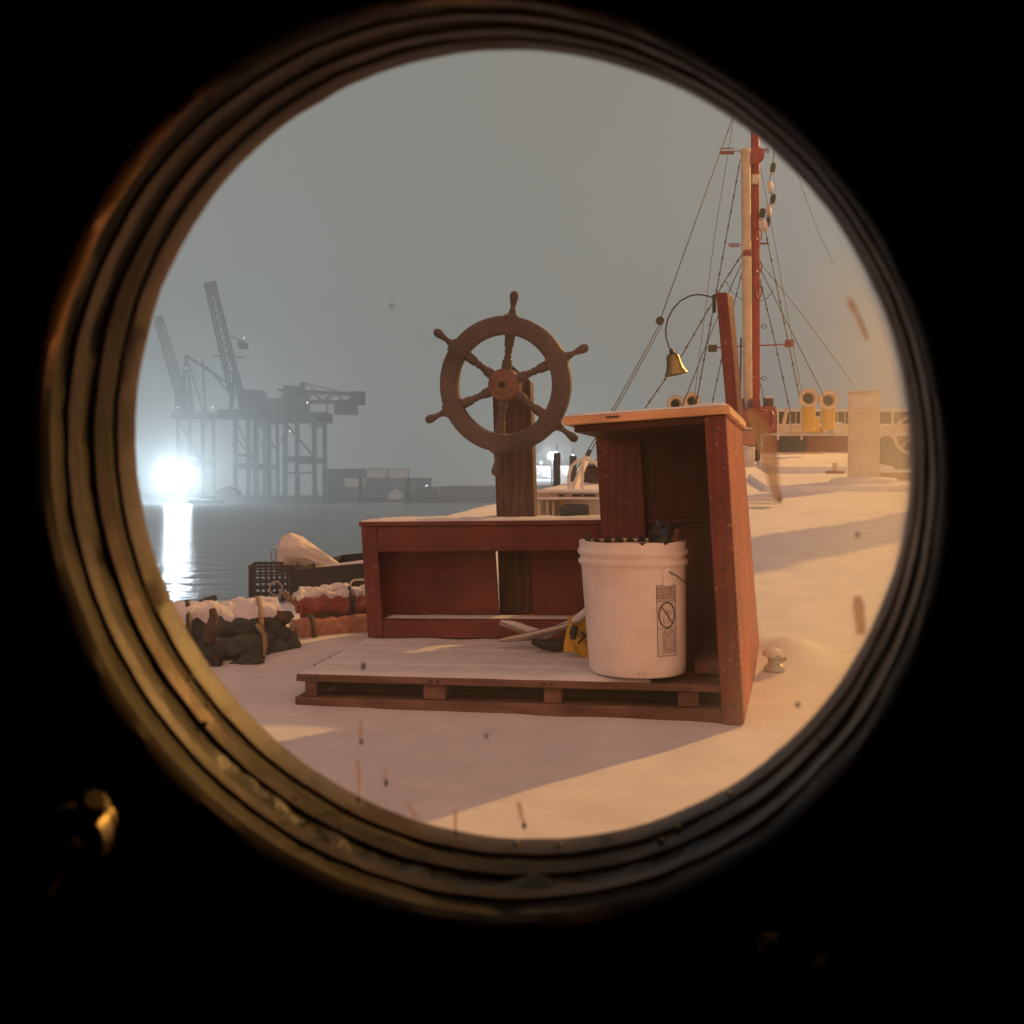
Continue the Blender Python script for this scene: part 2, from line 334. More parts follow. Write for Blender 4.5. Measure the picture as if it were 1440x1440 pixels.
# far shore
mb = MB(); mb.box(-330, P(455, 700, 225).x, 224, 420, WATER_Z-1, -0.5); tag(mb.build('quay', M['quay']), 'dark container quay across the harbour', None, kind='structure')
mb = MB(); mb.box(P(455, 700, 262).x+0.5, 40, 262, 420, WATER_Z-1, -0.55); tag(mb.build('quay', M['quay']), 'lower container yard across the harbour', None, kind='structure')
# breakwater / long low shed with snow on top
mb = MB(); y0 = 256
a = P(578, 686, y0); prof = [(P(572, 0, y0).x, 1.0), (P(583, 0, y0).x, 1.3), (P(590, 0, y0).x, 1.8), (P(640, 0, y0).x, 2.15), (P(900, 0, y0).x, 2.3)]
for (xa, za), (xb, zb) in zip(prof, prof[1:]):
    mb.hexa([(xa, y0, WATER_Z-1), (xb, y0, WATER_Z-1), (xb, y0+5.5, WATER_Z-1), (xa, y0+5.5, WATER_Z-1), (xa, y0+1, za), (xb, y0+1, zb), (xb, y0+4.5, zb), (xa, y0+4.5, za)])
bw = thing('breakwater', 'long low dark breakwater across the water with a white snowy top', 'breakwater', (P(640, 0, y0).x, y0, WATER_Z))
mb.build('wall', M['land'], bw)
mb = MB(); mb.box(P(625, 0, y0).x, P(900, 0, y0).x, y0+0.8, y0+4.4, 2.31, 2.6); mb.build('snow_cap', M['snow'], bw)

# ------------------------------------------------------------------ haze
mh = bpy.data.materials.new('haze_air'); mh.use_nodes = True; nt = mh.node_tree; nt.nodes.clear()
o = nt.nodes.new('ShaderNodeOutputMaterial'); v = nt.nodes.new('ShaderNodeVolumePrincipled')
v.inputs['Color'].default_value = (0.90, 0.955, 0.965, 1); v.inputs['Density'].default_value = 0.0034; v.inputs['Anisotropy'].default_value = 0.78
nt.links.new(v.outputs[0], o.inputs['Volume'])
mb = MB(); mb.box(-320, 320, -55, 430, WATER_Z-3, 75)
hz = mb.build('haze', mh); tag(hz, 'pale snowy night haze over the harbour', None, kind='stuff')

# ------------------------------------------------------------------ deckhouse and porthole
NEAR = Vector((-0.0204, 0.3337, 0.5978)); YAW_, PIT_ = 0.2239, 0.1693
n = Vector((math.sin(YAW_)*math.cos(PIT_), math.cos(YAW_)*math.cos(PIT_), math.sin(PIT_))); right = n.cross(Vector((0, 0, 1))).normalized(); up = right.cross(n).normalized()
nh = Vector((n.x, n.y, 0)).normalized(); tanp = n.z/math.hypot(n.x, n.y)
def H(p):   # x along wall, y outward depth, z height above deck
    return NEAR*1 + right*p.x + nh*(p.y - (p.z-NEAR.z)*tanp) + Vector((0, 0, p.z-NEAR.z))
house = thing('deckhouse', 'dark cabin wall around the porthole, black on the inside', 'cabin', (NEAR.x, NEAR.y, 0))
def wall_hole(name, material, d0, d1, rad):
    mb = MB(H); x0, x1, z0, z1 = -1.5, 2.6, 0.0, 1.75; N = 96; rings = {}
    for d in (d0, d1):
        inner, outer = [], []
        for k in range(N):
            t = 2*math.pi*k/N; cx, sx = math.cos(t), math.sin(t)
            inner.append(mb.pt((rad*cx, d, NEAR.z + rad*sx)))
            s = 1e9
            if cx > 1e-6: s = min(s, x1/cx)
            if cx < -1e-6: s = min(s, x0/cx)
            if sx > 1e-6: s = min(s, (z1-NEAR.z)/sx)
            if sx < -1e-6: s = min(s, (z0-NEAR.z)/sx)
            outer.append(mb.pt((s*cx, d, NEAR.z+s*sx)))
        rings[d] = (inner, outer)
    for k in range(N):
        j = (k+1) % N; (ia, oa), (ib, ob) = rings[d0], rings[d1]
        mb.face(ia[k], oa[k], oa[j], ia[j]); mb.face(ib[k], ib[j], ob[j], ob[k]); mb.face(ia[k], ia[j], ib[j], ib[k]); mb.face(oa[k], ob[k], ob[j], oa[j])
    return mb.build(name, material, house)
wall_hole('bulkhead', M['black_paint'], 0.0, 0.020, 0.162)
wall_hole('outer_wall', M['house_paint'], 0.0205, 0.045, 0.162)
for nm, bx in (('side_wall', (-1.56, -1.5, -2.2, 0.045, 0.0, 1.75)), ('side_wall', (2.6, 2.66, -2.2, 0.045, 0.0, 1.75)), ('rear_wall', (-1.56, 2.66, -2.26, -2.2, 0.0, 1.75)), ('floor', (-1.5, 2.6, -2.2, 0.0, -0.06, -0.002)), ('roof', (-1.7, 2.8, -2.4, 0.2, 1.75, 1.83))):
    mb = MB(H); mb.box(*bx); mb.build(nm, M['black_paint'] if nm == 'floor' else M['house_paint'], house)
for bx in ((-1.499, -1.49, -2.2, -0.001, 0, 1.749), (2.59, 2.599, -2.2, -0.001, 0, 1.749), (-1.49, 2.59, -2.199, -2.19, 0, 1.749), (-1.49, 2.59, -2.19, -0.001, 1.74, 1.7495)):
    mb = MB(H); mb.box(*bx); mb.build('lining', M['black_paint'], house)

port = thing('porthole', 'round bronze porthole with stepped worn rim and dirty glass in the dark cabin wall', 'porthole', tuple(NEAR))
K = 160
def ring(name, material, prof, jit=0.0):
    mb = MB(); mb.lathe(prof, NEAR, n, K, cap=False, ref=right, jit=jit)
    nr = len(prof)
    for k in range(K): mb.face(k, (k+1) % K, (nr-1)*K+(k+1) % K, (nr-1)*K+k)
    return mb.build(name, material, port, smooth=True, angle=28)
ring('flange', M['black_paint'], [(-0.0005, 0.205), (-0.007, 0.203), (-0.009, 0.198), (-0.0075, 0.160), (-0.0030, 0.1545), (-0.0005, 0.1545)])
ring('rim', M['lip_brass'], [(-0.0012, 0.1544), (-0.0032, 0.1535), (-0.0030, 0.1518), (-0.0010, 0.1506), (0.004, 0.1503), (0.0045, 0.1544)], 0.00012)
ring('groove', M['seal'], [(0.005, 0.1514), (0.0085, 0.1520), (0.0125, 0.1514), (0.0127, 0.1575), (0.005, 0.1575)], 0.00022)
ring('rim', M['rim_paint'], [(0.013, 0.1518), (0.0145, 0.1504), (0.0200, 0.1502), (0.0210, 0.1512), (0.0212, 0.1575), (0.013, 0.1575)], 0.0001)
ring('groove', M['seal'], [(0.0215, 0.1512), (0.0245, 0.1518), (0.0275, 0.1512), (0.0278, 0.1575), (0.0215, 0.1575)], 0.00022)
ring('rim', M['bronze_ring'], [(0.0282, 0.1512), (0.0300, 0.1499), (0.0375, 0.1497), (0.0390, 0.1508), (0.0392, 0.1575), (0.0282, 0.1575)], 0.0001)
ring('groove', M['seal'], [(0.0395, 0.1508), (0.0413, 0.1511), (0.0430, 0.1508), (0.0433, 0.1575), (0.0395, 0.1575)], 0.00012)
ring('rim', M['rim_paint'], [(0.0436, 0.1508), (0.0450, 0.1499), (0.0560, 0.1496), (0.0580, 0.1505), (0.0600, 0.166), (0.0436, 0.1575)], 0.0001)
# dark wet grime built up along the lower half of the rim
q = MB(); NA = 150; rows = []
for k in range(NA+1):
    t_ = k/NA; a = R(-158+128*t_); env = math.sin(math.pi*t_)**0.6; row = []
    for j in range(9):
        w_ = j/8; d = 0.006+0.040*w_; hump = math.sin(math.pi*w_)
        rad = 0.1530 - env*hump*(0.0015+0.0022*max(0, noise.noise((k*0.16, j*0.35, 4.0))+0.25)) - 0.0006*noise.noise((k*0.6, j*0.9, 2))*env
        row.append(q.pt(NEAR+n*(d+0.004*noise.noise((k*0.12, 3, 1)))+(right*math.cos(a)+up*math.sin(a))*rad))
    rows.append(row)
for A, B in zip(rows, rows[1:]):
    for j in range(8): q.face(A[j], A[j+1], B[j+1], B[j])
q.build('grime', M['grime'], port, smooth=True, angle=80)
# lumps of old sealant and ice beads along the lower rim
for k in range(12):
    a = R(random.uniform(-150, -35)); rad = 0.1495; d = random.uniform(0.03, 0.055)
    o3 = NEAR + n*d + (right*math.cos(a)+up*math.sin(a))*rad; sz = random.uniform(0.0005, 0.0014)
    mb = MB(); mb.lathe([(-sz, sz*0.2), (-sz*0.6, sz*0.8), (0, sz), (sz*0.6, sz*0.8), (sz, sz*0.2)], o3, n, 10)
    mb.build('water_bead' if k % 2 else 'sealant_lump', M['grey_metal'] if k % 2 else M['seal'], port, smooth=True)
# glass pane
mg = bpy.data.materials.new('dirty_glass'); mg.use_nodes = True; nt = mg.node_tree; nt.nodes.clear(); N = nt.nodes; L = nt.links
out = N.new('ShaderNodeOutputMaterial'); tr = N.new('ShaderNodeBsdfTransparent'); gl = N.new('ShaderNodeBsdfGlossy'); gl.inputs['Roughness'].default_value = 0.03
fr = N.new('ShaderNodeFresnel'); fr.inputs[0].default_value = 1.3; m1 = N.new('ShaderNodeMixShader'); L.new(fr.outputs[0], m1.inputs[0]); L.new(tr.outputs[0], m1.inputs[1]); L.new(gl.outputs[0], m1.inputs[2])
tl = N.new('ShaderNodeBsdfTranslucent'); tl.inputs[0].default_value = (0.8, 0.78, 0.75, 1)
t = N.new('ShaderNodeTexCoord'); nz = N.new('ShaderNodeTexNoise'); nz.inputs['Scale'].default_value = 11; nz.inputs['Detail'].default_value = 5; nz.inputs['Distortion'].default_value = 0.6
L.new(t.outputs['Object'], nz.inputs['Vector'])
dt = N.new('ShaderNodeVectorMath'); dt.operation = 'DOT_PRODUCT'; dt.inputs[1].default_value = (1.0, 0, -0.15); L.new(t.outputs['Object'], dt.inputs[0])
r1 = N.new('ShaderNodeMapRange'); r1.inputs[1].default_value = 0.095; r1.inputs[2].default_value = 0.175; r1.inputs[3].default_value = 0.008; r1.inputs[4].default_value = 0.27; r1.interpolation_type = 'SMOOTHSTEP'; L.new(dt.outputs['Value'], r1.inputs[0])
r2 = N.new('ShaderNodeMapRange'); r2.inputs[1].default_value = 0.3; r2.inputs[2].default_value = 0.7; r2.inputs[3].default_value = 0.3; r2.inputs[4].default_value = 1.7; L.new(nz.outputs['Fac'], r2.inputs[0])
mu = N.new('ShaderNodeMath'); mu.operation = 'MULTIPLY'; L.new(r1.outputs[0], mu.inputs[0]); L.new(r2.outputs[0], mu.inputs[1])
m2 = N.new('ShaderNodeMixShader'); L.new(mu.outputs[0], m2.inputs[0]); L.new(m1.outputs[0], m2.inputs[1]); L.new(tl.outputs[0], m2.inputs[2]); L.new(m2.outputs[0], out.inputs[0])
GD = 0.0515
mb = MB(); mb.lathe([(GD, 0.1502), (GD+0.003, 0.1502)], NEAR, n, 96, cap=True, ref=right)
pane = mb.build('glass_pane', mg, port)
# dried drips and specks on the pane
mdr = bpy.data.materials.new('dried_drip'); mdr.use_nodes = True; nt = mdr.node_tree; nt.nodes.clear(); N = nt.nodes; L = nt.links
out = N.new('ShaderNodeOutputMaterial'); tr = N.new('ShaderNodeBsdfTransparent'); df = N.new('ShaderNodeBsdfDiffuse'); df.inputs[0].default_value = (0.30, 0.20, 0.16, 1)
tl = N.new('ShaderNodeBsdfTranslucent'); tl.inputs[0].default_value = (0.75, 0.52, 0.42, 1)
a1 = N.new('ShaderNodeMixShader'); a1.inputs[0].default_value = 0.6; L.new(df.outputs[0], a1.inputs[1]); L.new(tl.outputs[0], a1.inputs[2])
a2 = N.new('ShaderNodeMixShader'); a2.inputs[0].default_value = 0.5; L.new(tr.outputs[0], a2.inputs[1]); L.new(a1.outputs[0], a2.inputs[2]); L.new(a2.outputs[0], out.inputs[0])
M['speck'] = mat('rust_speck', (0.14, 0.075, 0.055), 0.8)
def on_glass(u, v):
    d = P(u, v, 1) - Vector((0, 0, CAM_Z)); o = Vector((0, 0, CAM_Z)); pl = NEAR + n*(GD-0.0006)
    return o + d*((pl-o).dot(n)/d.dot(n))
def drip(pts, widths, name='dried_drip', material=None):
    mb = MB(); ps = [on_glass(u, v) for u, v in pts]; px = 0.395/1440; A = []
    # flattened tube on the glass
    NN = 8; rings = []
    for i, (p, w) in enumerate(zip(ps, widths)):
        d = (ps[min(i+1, len(ps)-1)] - ps[max(i-1, 0)]).normalized(); s = d.cross(n).normalized()
        rings.append([mb.pt(p + s*math.cos(q)*w*px/2 - n*max(0, math.sin(q))*0.0005) for q in [2*math.pi*k/NN for k in range(NN)]])
    for a, b2 in zip(rings, rings[1:]):
        for k in range(NN): mb.face(a[k], a[(k+1) % NN], b2[(k+1) % NN], b2[k])
    mb.face(*rings[0]); mb.face(*reversed(rings[-1]))
    mb.build(name, material or mdr, pane, smooth=True)
drip([(1052, 575), (1062, 592), (1076, 620), (1084, 650), (1088, 680), (1094, 700), (1097, 708)], [6, 18, 26, 20, 13, 11, 5])
drip([(1205, 838), (1207, 850), (1209, 870), (1211, 892)], [8, 15, 13, 12])
drip([(1194, 418), (1197, 428), (1204, 440), (1212, 458), (1220, 478)], [4, 9, 6, 6, 4])
drip([(507, 1010), (508, 1025), (507, 1038)], [2, 4, 3]); drip([(502, 1068), (505, 1090), (504, 1122)], [5, 6, 3]); drip([(541, 1080), (543, 1100)], [3, 3])
drip([(729, 1128), (733, 1148), (737, 1160)], [7, 6, 3]); drip([(640, 1140), (641, 1172)], [6, 3]); drip([(572, 1130), (585, 1150)], [3, 8])
for u, v, w in ((508, 1043, 7), (543, 1101, 8), (737, 1161, 8), (641, 1172, 6), (684, 1035, 6), (1122, 991, 7), (511, 937, 9), (504, 1124, 6), (1096, 703, 6), (551, 430, 5), (1206, 752, 6)):
    w *= 0.75; drip([(u, v-w*0.8), (u+0.5, v-w*0.3), (u-0.6, v+w*0.3), (u, v+w*0.8)], [w*0.4, w, w*0.9, w*0.4], 'rust_speck', M['speck'])
# bolts with wing nuts round the flange
def dog(u, v, ang, s=1.0):
    b0 = P(u, v, 0.318); q = MB()
    q.lathe([(0.012, 0.006*s), (-0.006, 0.006*s), (-0.010, 0.0045*s), (-0.012, 0.002*s)], b0, n, 16)
    q.lathe([(0.004, 0.010*s), (-0.002, 0.0105*s), (-0.005, 0.008*s)], b0, n, 20)
    w = right*math.cos(ang) + up*math.sin(ang)
    q.tube([b0+w*0.004, b0+w*0.011-n*0.003, b0+w*0.018-n*0.006, b0+w*0.021-n*0.007], [0.0045*s, 0.0035*s, 0.005*s, 0.003*s], 10)
    q.tube([b0-w*0.004, b0-w*0.011-n*0.003, b0-w*0.018-n*0.006, b0-w*0.021-n*0.007], [0.0045*s, 0.0035*s, 0.005*s, 0.003*s], 10)
    q.build('wing_nut', M['brass'], port, smooth=True)
dog(110, 1175, 0.9); dog(1192, 22, 1.5); dog(1160, 1350, -0.4); 

# ------------------------------------------------------------------ pallet
YP = R(-8)
FP = frame((-0.60, 2.82, 0), YP)
pal = thing('pallet', 'weathered wooden pallet dusted with snow under the bucket and low box', 'pallet', (-0.60, 2.82, 0))
for k in range(3):
    y = 0.0 + k*0.42; mb = MB(FP); mb.box(0-0.004*k, 1.205, y, y+0.10, -0.004, 0.034); mb.build('bottom_board', M['pallet_wood'], pal, bevel=0.003)
for x, w in ((0.025, 0.034), (0.36, 0.062), (0.69, 0.048), (1.045, 0.055)):
    mb = MB(FP); mb.box(x, x+w, 0.01, 0.99, 0.0345, 0.0765); mb.build('stringer', M['pallet_wood'], pal, bevel=0.003)
yy = 0.0
for k, w in enumerate((0.135, 0.11, 0.12, 0.10, 0.12, 0.11, 0.12)):
    mb = MB(FP); mb.box(random.uniform(-0.006, 0.006), 1.205+random.uniform(-0.006, 0.0), yy, yy+w, 0.077, 0.097+random.uniform(-0.001, 0.001)); mb.build('top_board', M['pallet_wood'], pal, bevel=0.003)
    yy += w+0.024
# thin snow following the boards
mb = MB(FP); NX, NY = 80, 70; rows = []
for j in range(NY+1):
    y = 0.006+0.96*j/NY; row = []
    kk = y/0.141; fr_ = kk-math.floor(kk); gap = math.exp(-((min(fr_, 1-fr_))/0.07)**2)
    for i in range(NX+1):
        x = 0.008+(0.965+0.02*noise.noise((y*9, 2, 2)))*i/NX; e = min(i, NX-i, j, 3)/3
        z = 0.0985 + 0.011*min(1, e)**0.5*(0.75+0.5*noise.noise((x*7, y*7, 1))) - 0.006*gap
        row.append(mb.pt((x, y + 0.004*noise.noise((x*9, 0, 5)), z)))
    rows.append(row)
for A, B in zip(rows, rows[1:]):
    for i in range(NX): mb.face(A[i], A[i+1], B[i+1], B[i])
mb.build('snow_layer', M['snow_fine'], pal, smooth=True)

# ------------------------------------------------------------------ low open fronted box
FB = frame((-0.488, 3.46, 0.108), YP, 0.06, 0.012)
lb = thing('low_wooden_box', 'long low dark red box with open front and snow along its top', 'wooden box', (-0.488, 3.46, 0.1))
W_, H_, D_ = 0.835, 0.375, 0.34
def bb(nm, m, *bx, bev=0.002, par=lb, fr=FB): q = MB(fr); q.box(*bx); return q.build(nm, m, par, bevel=bev)
bb('side_panel', M['red_wood_v'], 0, 0.018, 0.021, D_, 0, H_)
bb('side_panel', M['red_wood_v'], W_-0.018, W_, 0.021, D_, 0, H_)
bb('front_stile', M['red_wood_v'], -0.001, 0.052, 0.0, 0.020, 0, H_)
bb('apron', M['red_wood'], 0.053, W_, 0.002, 0.020, H_-0.085, H_)
bb('bottom_rail', M['red_wood'], 0.053, W_, 0.002, 0.020, 0.0, 0.058)
bb('shelf_board', M['red_wood'], 0.019, W_-0.019, 0.0225, D_-0.018, 0.045, 0.062)
bb('top_board', M['red_wood'], -0.006, W_+0.01, -0.006, D_+0.01, H_+0.001, H_+0.016)
bb('back_panel', M['red_wood'], 0.019, 0.4352, 0.115, 0.130, 0.064, H_-0.002)
bb('back_panel', M['red_wood'], 0.556, W_-0.019, 0.115, 0.130, 0.064, H_-0.002)
def snow_slab(fr, x0, x1, y0, y1, z, h, parent, nm='snow_cap', seed=0, mtl=None):
    q = MB(fr); nx = max(4, int((x1-x0)/0.015)); ny = max(4, int((y1-y0)/0.015)); rows = []
    for j in range(ny+1):
        row = []
        for i in range(nx+1):
            x = x0+(x1-x0)*i/nx; y = y0+(y1-y0)*j/ny; e = min(i, nx-i, j, ny-j)/2.0
            hh = 0 if e == 0 else h*min(1, 0.6+0.4*e)*(0.8+0.55*noise.noise((x*11+seed, y*11, seed)))
            row.append(q.pt((x+(0.003*noise.noise((y*20, seed, x)) if e == 0 else 0), y, z+hh)))
        rows.append(row)
    for A, B in zip(rows, rows[1:]):
        for i in range(nx): q.face(A[i], A[i+1], B[i+1], B[i])
    q.face(*([rows[0][i] for i in range(nx+1)] + [rows[j][nx] for j in range(1, ny+1)] + [rows[ny][i] for i in range(nx-1, -1, -1)] + [rows[j][0] for j in range(ny-1, 0, -1)]))
    return q.build(nm, mtl or M['snow_fine'], parent, smooth=True, angle=80)
snow_slab(FB, -0.002, W_+0.004, -0.003, D_+0.006, H_+0.0165, 0.010, lb, seed=3)
snow_slab(FB, 0.056, W_-0.03, 0.024, 0.11, 0.0625, 0.006, lb, 'snow_drift', seed=9)

# post that carries the wheel
FPo = frame((0, 0, 0), R(-9))
def post_pt(u, v, y): return P(u, v, y)
yf = 3.60
def poly_prism_from_px(front, y, depth, side=None):
    q = MB(); f = [P(u, v, y) for u, v in front]; b_ = [p + Vector((math.sin(R(9))*depth, math.cos(R(9))*depth, 0)) for p in f]
    return f, b_
wp = thing('wheel_post', 'bare grained timber post with pointed top behind the ship wheel', 'post', tuple(P(725, 880, yf)))
zt = P(712, 512, yf).z; zs = P(712, 536, yf).z; zb = 0.175
ex = Vector((math.cos(R(-9)), math.sin(R(-9)), 0)); ey = Vector((-math.sin(R(-9)), math.cos(R(-9)), 0))
def pc(x, y, z):   # centre line leans left
    c0 = P(725, 730, yf); k = 0.033
    return Vector((c0.x, yf, 0)) + ex*(x - k*(z-c0.z)) + ey*y + Vector((0, 0, z))
q = MB(); hw = 0.068; prof = [(-hw, zb), (hw, zb), (hw, zs), (0.0, zt), (-hw, zs)]
f = [q.pt(pc(x, 0, z)) for x, z in prof]; b_ = [q.pt(pc(x, 0.085, z)) for x, z in prof]
q.face(*f); q.face(*reversed(b_))
for i in range(5): q.face(f[i], f[(i+1) % 5], b_[(i+1) % 5], b_[i])
q.build('post', M['post_wood'], wp, bevel=0.003)
# ------------------------------------------------------------------ ship wheel
WC = P(710, 541, 3.46)
sw = thing('helm', 'weathered six-handled wooden ship wheel mounted on the pointed post', 'ship wheel', tuple(WC))
an = Vector((-0.27, -0.955, -0.10)).normalized()     # faces the cabin
wx = Vector((0, 0, 1)).cross(an).normalized(); wx = wx if wx.x > 0 else -wx; wz = wx.cross(-an).normalized(); wz = wz if wz.z > 0 else -wz
def WP(r, a, d=0): return WC + (wx*math.cos(a)+wz*math.sin(a))*r + an*d
q = MB(); NR = 96; sec = [(0.166, 0.013), (0.168, 0.017), (0.176, 0.0195), (0.190, 0.018), (0.204, 0.0195), (0.222, 0.018), (0.228, 0.013), (0.228, -0.013), (0.222, -0.018), (0.176, -0.018), (0.168, -0.016), (0.166, -0.012)]
rings = [[q.pt(WP(r, 2*math.pi*k/NR, d)) for r, d in sec] for k in range(NR)]
for k in range(NR):
    A, B = rings[k], rings[(k+1) % NR]
    for i in range(len(sec)): q.face(A[i], A[(i+1) % len(sec)], B[(i+1) % len(sec)], B[i])
q.build('rim', M['wheel_wood'], sw, smooth=True, angle=50)
q = MB(); q.lathe([(-0.03, 0.045), (-0.026, 0.054), (0.018, 0.054), (0.024, 0.050), (0.026, 0.034), (0.031, 0.031), (0.033, 0.018)], WC, an, 40); hub = q.build('hub', M['hub_wood'], sw, smooth=True)
q = MB(); q.lathe([(0.0335, 0.020), (0.036, 0.019), (0.036, 0.012), (0.034, 0.011)], WC, an, 32, cap=False); q.build('bushing', M['brass'], hub, smooth=True)
q = MB(); q.lathe([(0.0332, 0.0115), (0.0342, 0.011)], WC, an, 24); q.build('axle_hole', M['dark'], hub)
spoke_prof = [(0.046, 0.017), (0.066, 0.018), (0.082, 0.0165), (0.088, 0.011), (0.094, 0.014), (0.100, 0.010), (0.112, 0.014), (0.122, 0.011), (0.128, 0.0155), (0.136, 0.0165), (0.146, 0.017), (0.170, 0.018), (0.215, 0.0175), (0.226, 0.0165), (0.236, 0.0165), (0.240, 0.0115), (0.245, 0.0135), (0.250, 0.0095), (0.262, 0.009), (0.276, 0.012), (0.290, 0.0155), (0.300, 0.0150), (0.308, 0.0105), (0.311, 0.004)]
for k in range(6):
    a = R(82+60*k); q = MB(); dirv = wx*math.cos(a)+wz*math.sin(a)
    q.lathe([(d, r*0.97) for d, r in spoke_prof], WC, dirv, 14); q.build('spoke', M['wheel_wood'], sw, smooth=True, angle=60)
    # square block where spoke meets rim, front and outer edge
    q = MB(); q.beam(WP(0.164, a, 0.0075), WP(0.232, a, 0.0075), 0.046, 0.026, up=an); q.build('rim_block', M['wheel_wood'], sw, bevel=0.003)
# axle through to the post
q = MB(); q.lathe([(-0.02, 0.016), (-0.14, 0.016)], WC, an, 16); q.build('axle', M['iron'], sw, smooth=True)
# ------------------------------------------------------------------ tall cabinet
YC = R(-16.5)
FC = frame((0.604, 2.65, 0.0), YC, 0.062, 0.05)
cab = thing('tall_wooden_cabinet', 'tall dark red open cabinet with snow on its slab top and orange lit side', 'cabinet', (0.604, 2.65, 0))
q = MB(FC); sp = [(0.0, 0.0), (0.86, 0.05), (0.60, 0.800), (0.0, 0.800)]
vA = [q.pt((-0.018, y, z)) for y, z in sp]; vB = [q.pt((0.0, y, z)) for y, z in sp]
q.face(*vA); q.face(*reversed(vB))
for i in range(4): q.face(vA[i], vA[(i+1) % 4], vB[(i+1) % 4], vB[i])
q.build('side_panel', M['lit_red_side'], cab, bevel=0.002)
def cc(nm, m, *bx, bev=0.002): return bb(nm, m, *bx, bev=bev, par=cab, fr=FC)
cc('front_stile', M['red_wood_v'], -0.055, -0.0005, -0.019, -0.001, 0.0, 0.800)
cc('left_board', M['red_wood_v'], -0.463, -0.318, 0.560, 0.578, 0.085, 0.800)
cc('back_panel', M['dark_shaded_wood'], -0.463, -0.019, 0.585, 0.600, 0.085, 0.800)
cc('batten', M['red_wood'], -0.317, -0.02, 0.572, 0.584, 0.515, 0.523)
cc('under_board', M['dark_shaded_wood'], -0.405, -0.019, 0.0, 0.60, 0.782, 0.800)
cc('top_board', M['lit_edge_wood'], -0.428, 0.012, -0.030, 0.62, 0.8015, 0.8225)
cc('floor_board', M['dark_shaded_wood'], -0.30, -0.019, 0.12, 0.58, 0.100, 0.112)
cc('floor_block', M['pallet_wood'], -0.13, -0.02, 0.09, 0.25, 0.113, 0.150)
snow_slab(FC, -0.426, 0.012, -0.030, 0.62, 0.823, 0.011, cab, seed=17)
# dark knot slot on slab edge
cc('slot', M['dark'], -0.31, -0.275, -0.0325, -0.0305, 0.812, 0.816, bev=0)
# ------------------------------------------------------------------ bell post + bell
bp_ = thing('bell_post', 'slim square red post rising behind the cabinet with one orange lit side', 'post', tuple(P(1026, 900, 3.28)))
q = MB(); yb = 3.27
fb = [P(1021, 575, yb), P(1033, 575, yb)]; ft = [P(1006.5, 411, yb), P(1023, 411, yb)]
dl = (ft[0]-fb[0]); sc_ = 1.17
b0 = ft[0]-dl*sc_; b1 = ft[1]-(ft[1]-fb[1])*sc_; b1 = b0 + (ft[1]-ft[0])*1.0
dpt = Vector((0.029, 0.05, 0))
q.hexa([b0, b1, b1+dpt, b0+dpt, ft[0], ft[1], ft[1]+dpt+Vector((0, 0, -0.004)), ft[0]+dpt+Vector((0, 0, -0.004))]); q.build('post', M['red_wood_v'], bp_, bevel=0.002)
bl = thing('ship_bell', 'small brass bell hanging from a curved iron hook on the red post', 'bell', tuple(P(949, 492, 3.25)))
arc = [(1004, 419), (994, 416), (982, 414), (970, 416), (957, 423), (946, 435), (939, 449), (936, 463), (937, 476), (941, 488), (944, 494)]
q = MB(); q.tube([P(u, v, 3.26) for u, v in arc], 0.0024, 8); q.build('hook', M['iron'], bl, smooth=True)
q = MB(); pb = P(1004, 424, 3.262); q.box(pb.x-0.004, pb.x+0.006, pb.y-0.006, pb.y+0.01, pb.z-0.035, pb.z+0.022); q.build('bracket', M['iron'], bl, bevel=0.001)
top = P(944, 492, 3.25); axb = (P(951, 527, 3.25)-top).normalized()
q = MB(); q.lathe([(-0.004, 0.003), (0.0, 0.007), (0.010, 0.008), (0.012, 0.004)], top, axb, 16); q.build('shank', M['iron'], bl, smooth=True)
q = MB(); q.lathe([(0.011, 0.003), (0.012, 0.012), (0.016, 0.0185), (0.024, 0.021), (0.045, 0.024), (0.060, 0.028), (0.072, 0.034), (0.078, 0.038), (0.0795, 0.038), (0.0790, 0.034), (0.068, 0.028), (0.045, 0.021), (0.016, 0.014)], top, axb, 40, cap=False); q.build('bell_body', M['brass'], bl, smooth=True, angle=60)
q = MB(); q.tube([top+axb*0.02, top+axb*0.07], [0.002, 0.002], 6); q.lathe([(0.066, 0.003), (0.072, 0.007), (0.078, 0.004)], top, axb, 12); q.build('clapper', M['iron'], bl, smooth=True)

# ------------------------------------------------------------------ bucket
BC = Vector((0.333, 2.80, 0.1095)); BH = 0.360
def BK(z): return BC + Vector((0.012-0.045*z, 0, z))
bk = thing('plastic_bucket', 'white plastic bucket with ragged rim standing on the pallet before the cabinet', 'bucket', tuple(BC))
def br(z): return 0.1315 + (0.1445-0.1315)*z/BH
outer = [(0.0, 0.118), (0.0015, 0.126), (0.007, 0.1305)] + [(z, br(z)) for z in (0.03, 0.08, 0.14, 0.2, 0.25, 0.292)] + [(0.296, 0.1475), (0.302, 0.150), (0.309, 0.1485), (0.313, 0.1435), (0.318, 0.1435), (0.323, 0.1495), (0.330, 0.151), (0.336, 0.1485), (0.340, 0.145), (0.350, 0.1452)]
q = MB(); NB = 96; rings = []
for d, r in outer: rings.append([q.pt(BK(d)+Vector((r*math.cos(t), r*math.sin(t), 0))) for t in [2*math.pi*k/NB for k in range(NB)]])
def ragged(k):
    t = 2*math.pi*k/NB
    z = 0.358 + 0.0022*noise.noise((math.cos(t)*3, math.sin(t)*3, 2)) + 0.0018*noise.noise((math.cos(t)*14, math.sin(t)*14, 8))
    if k in (73, 80): z -= 0.007
    if 50 <= k <= 54: z += 0.008*(1-abs(k-52)/3)
    return z
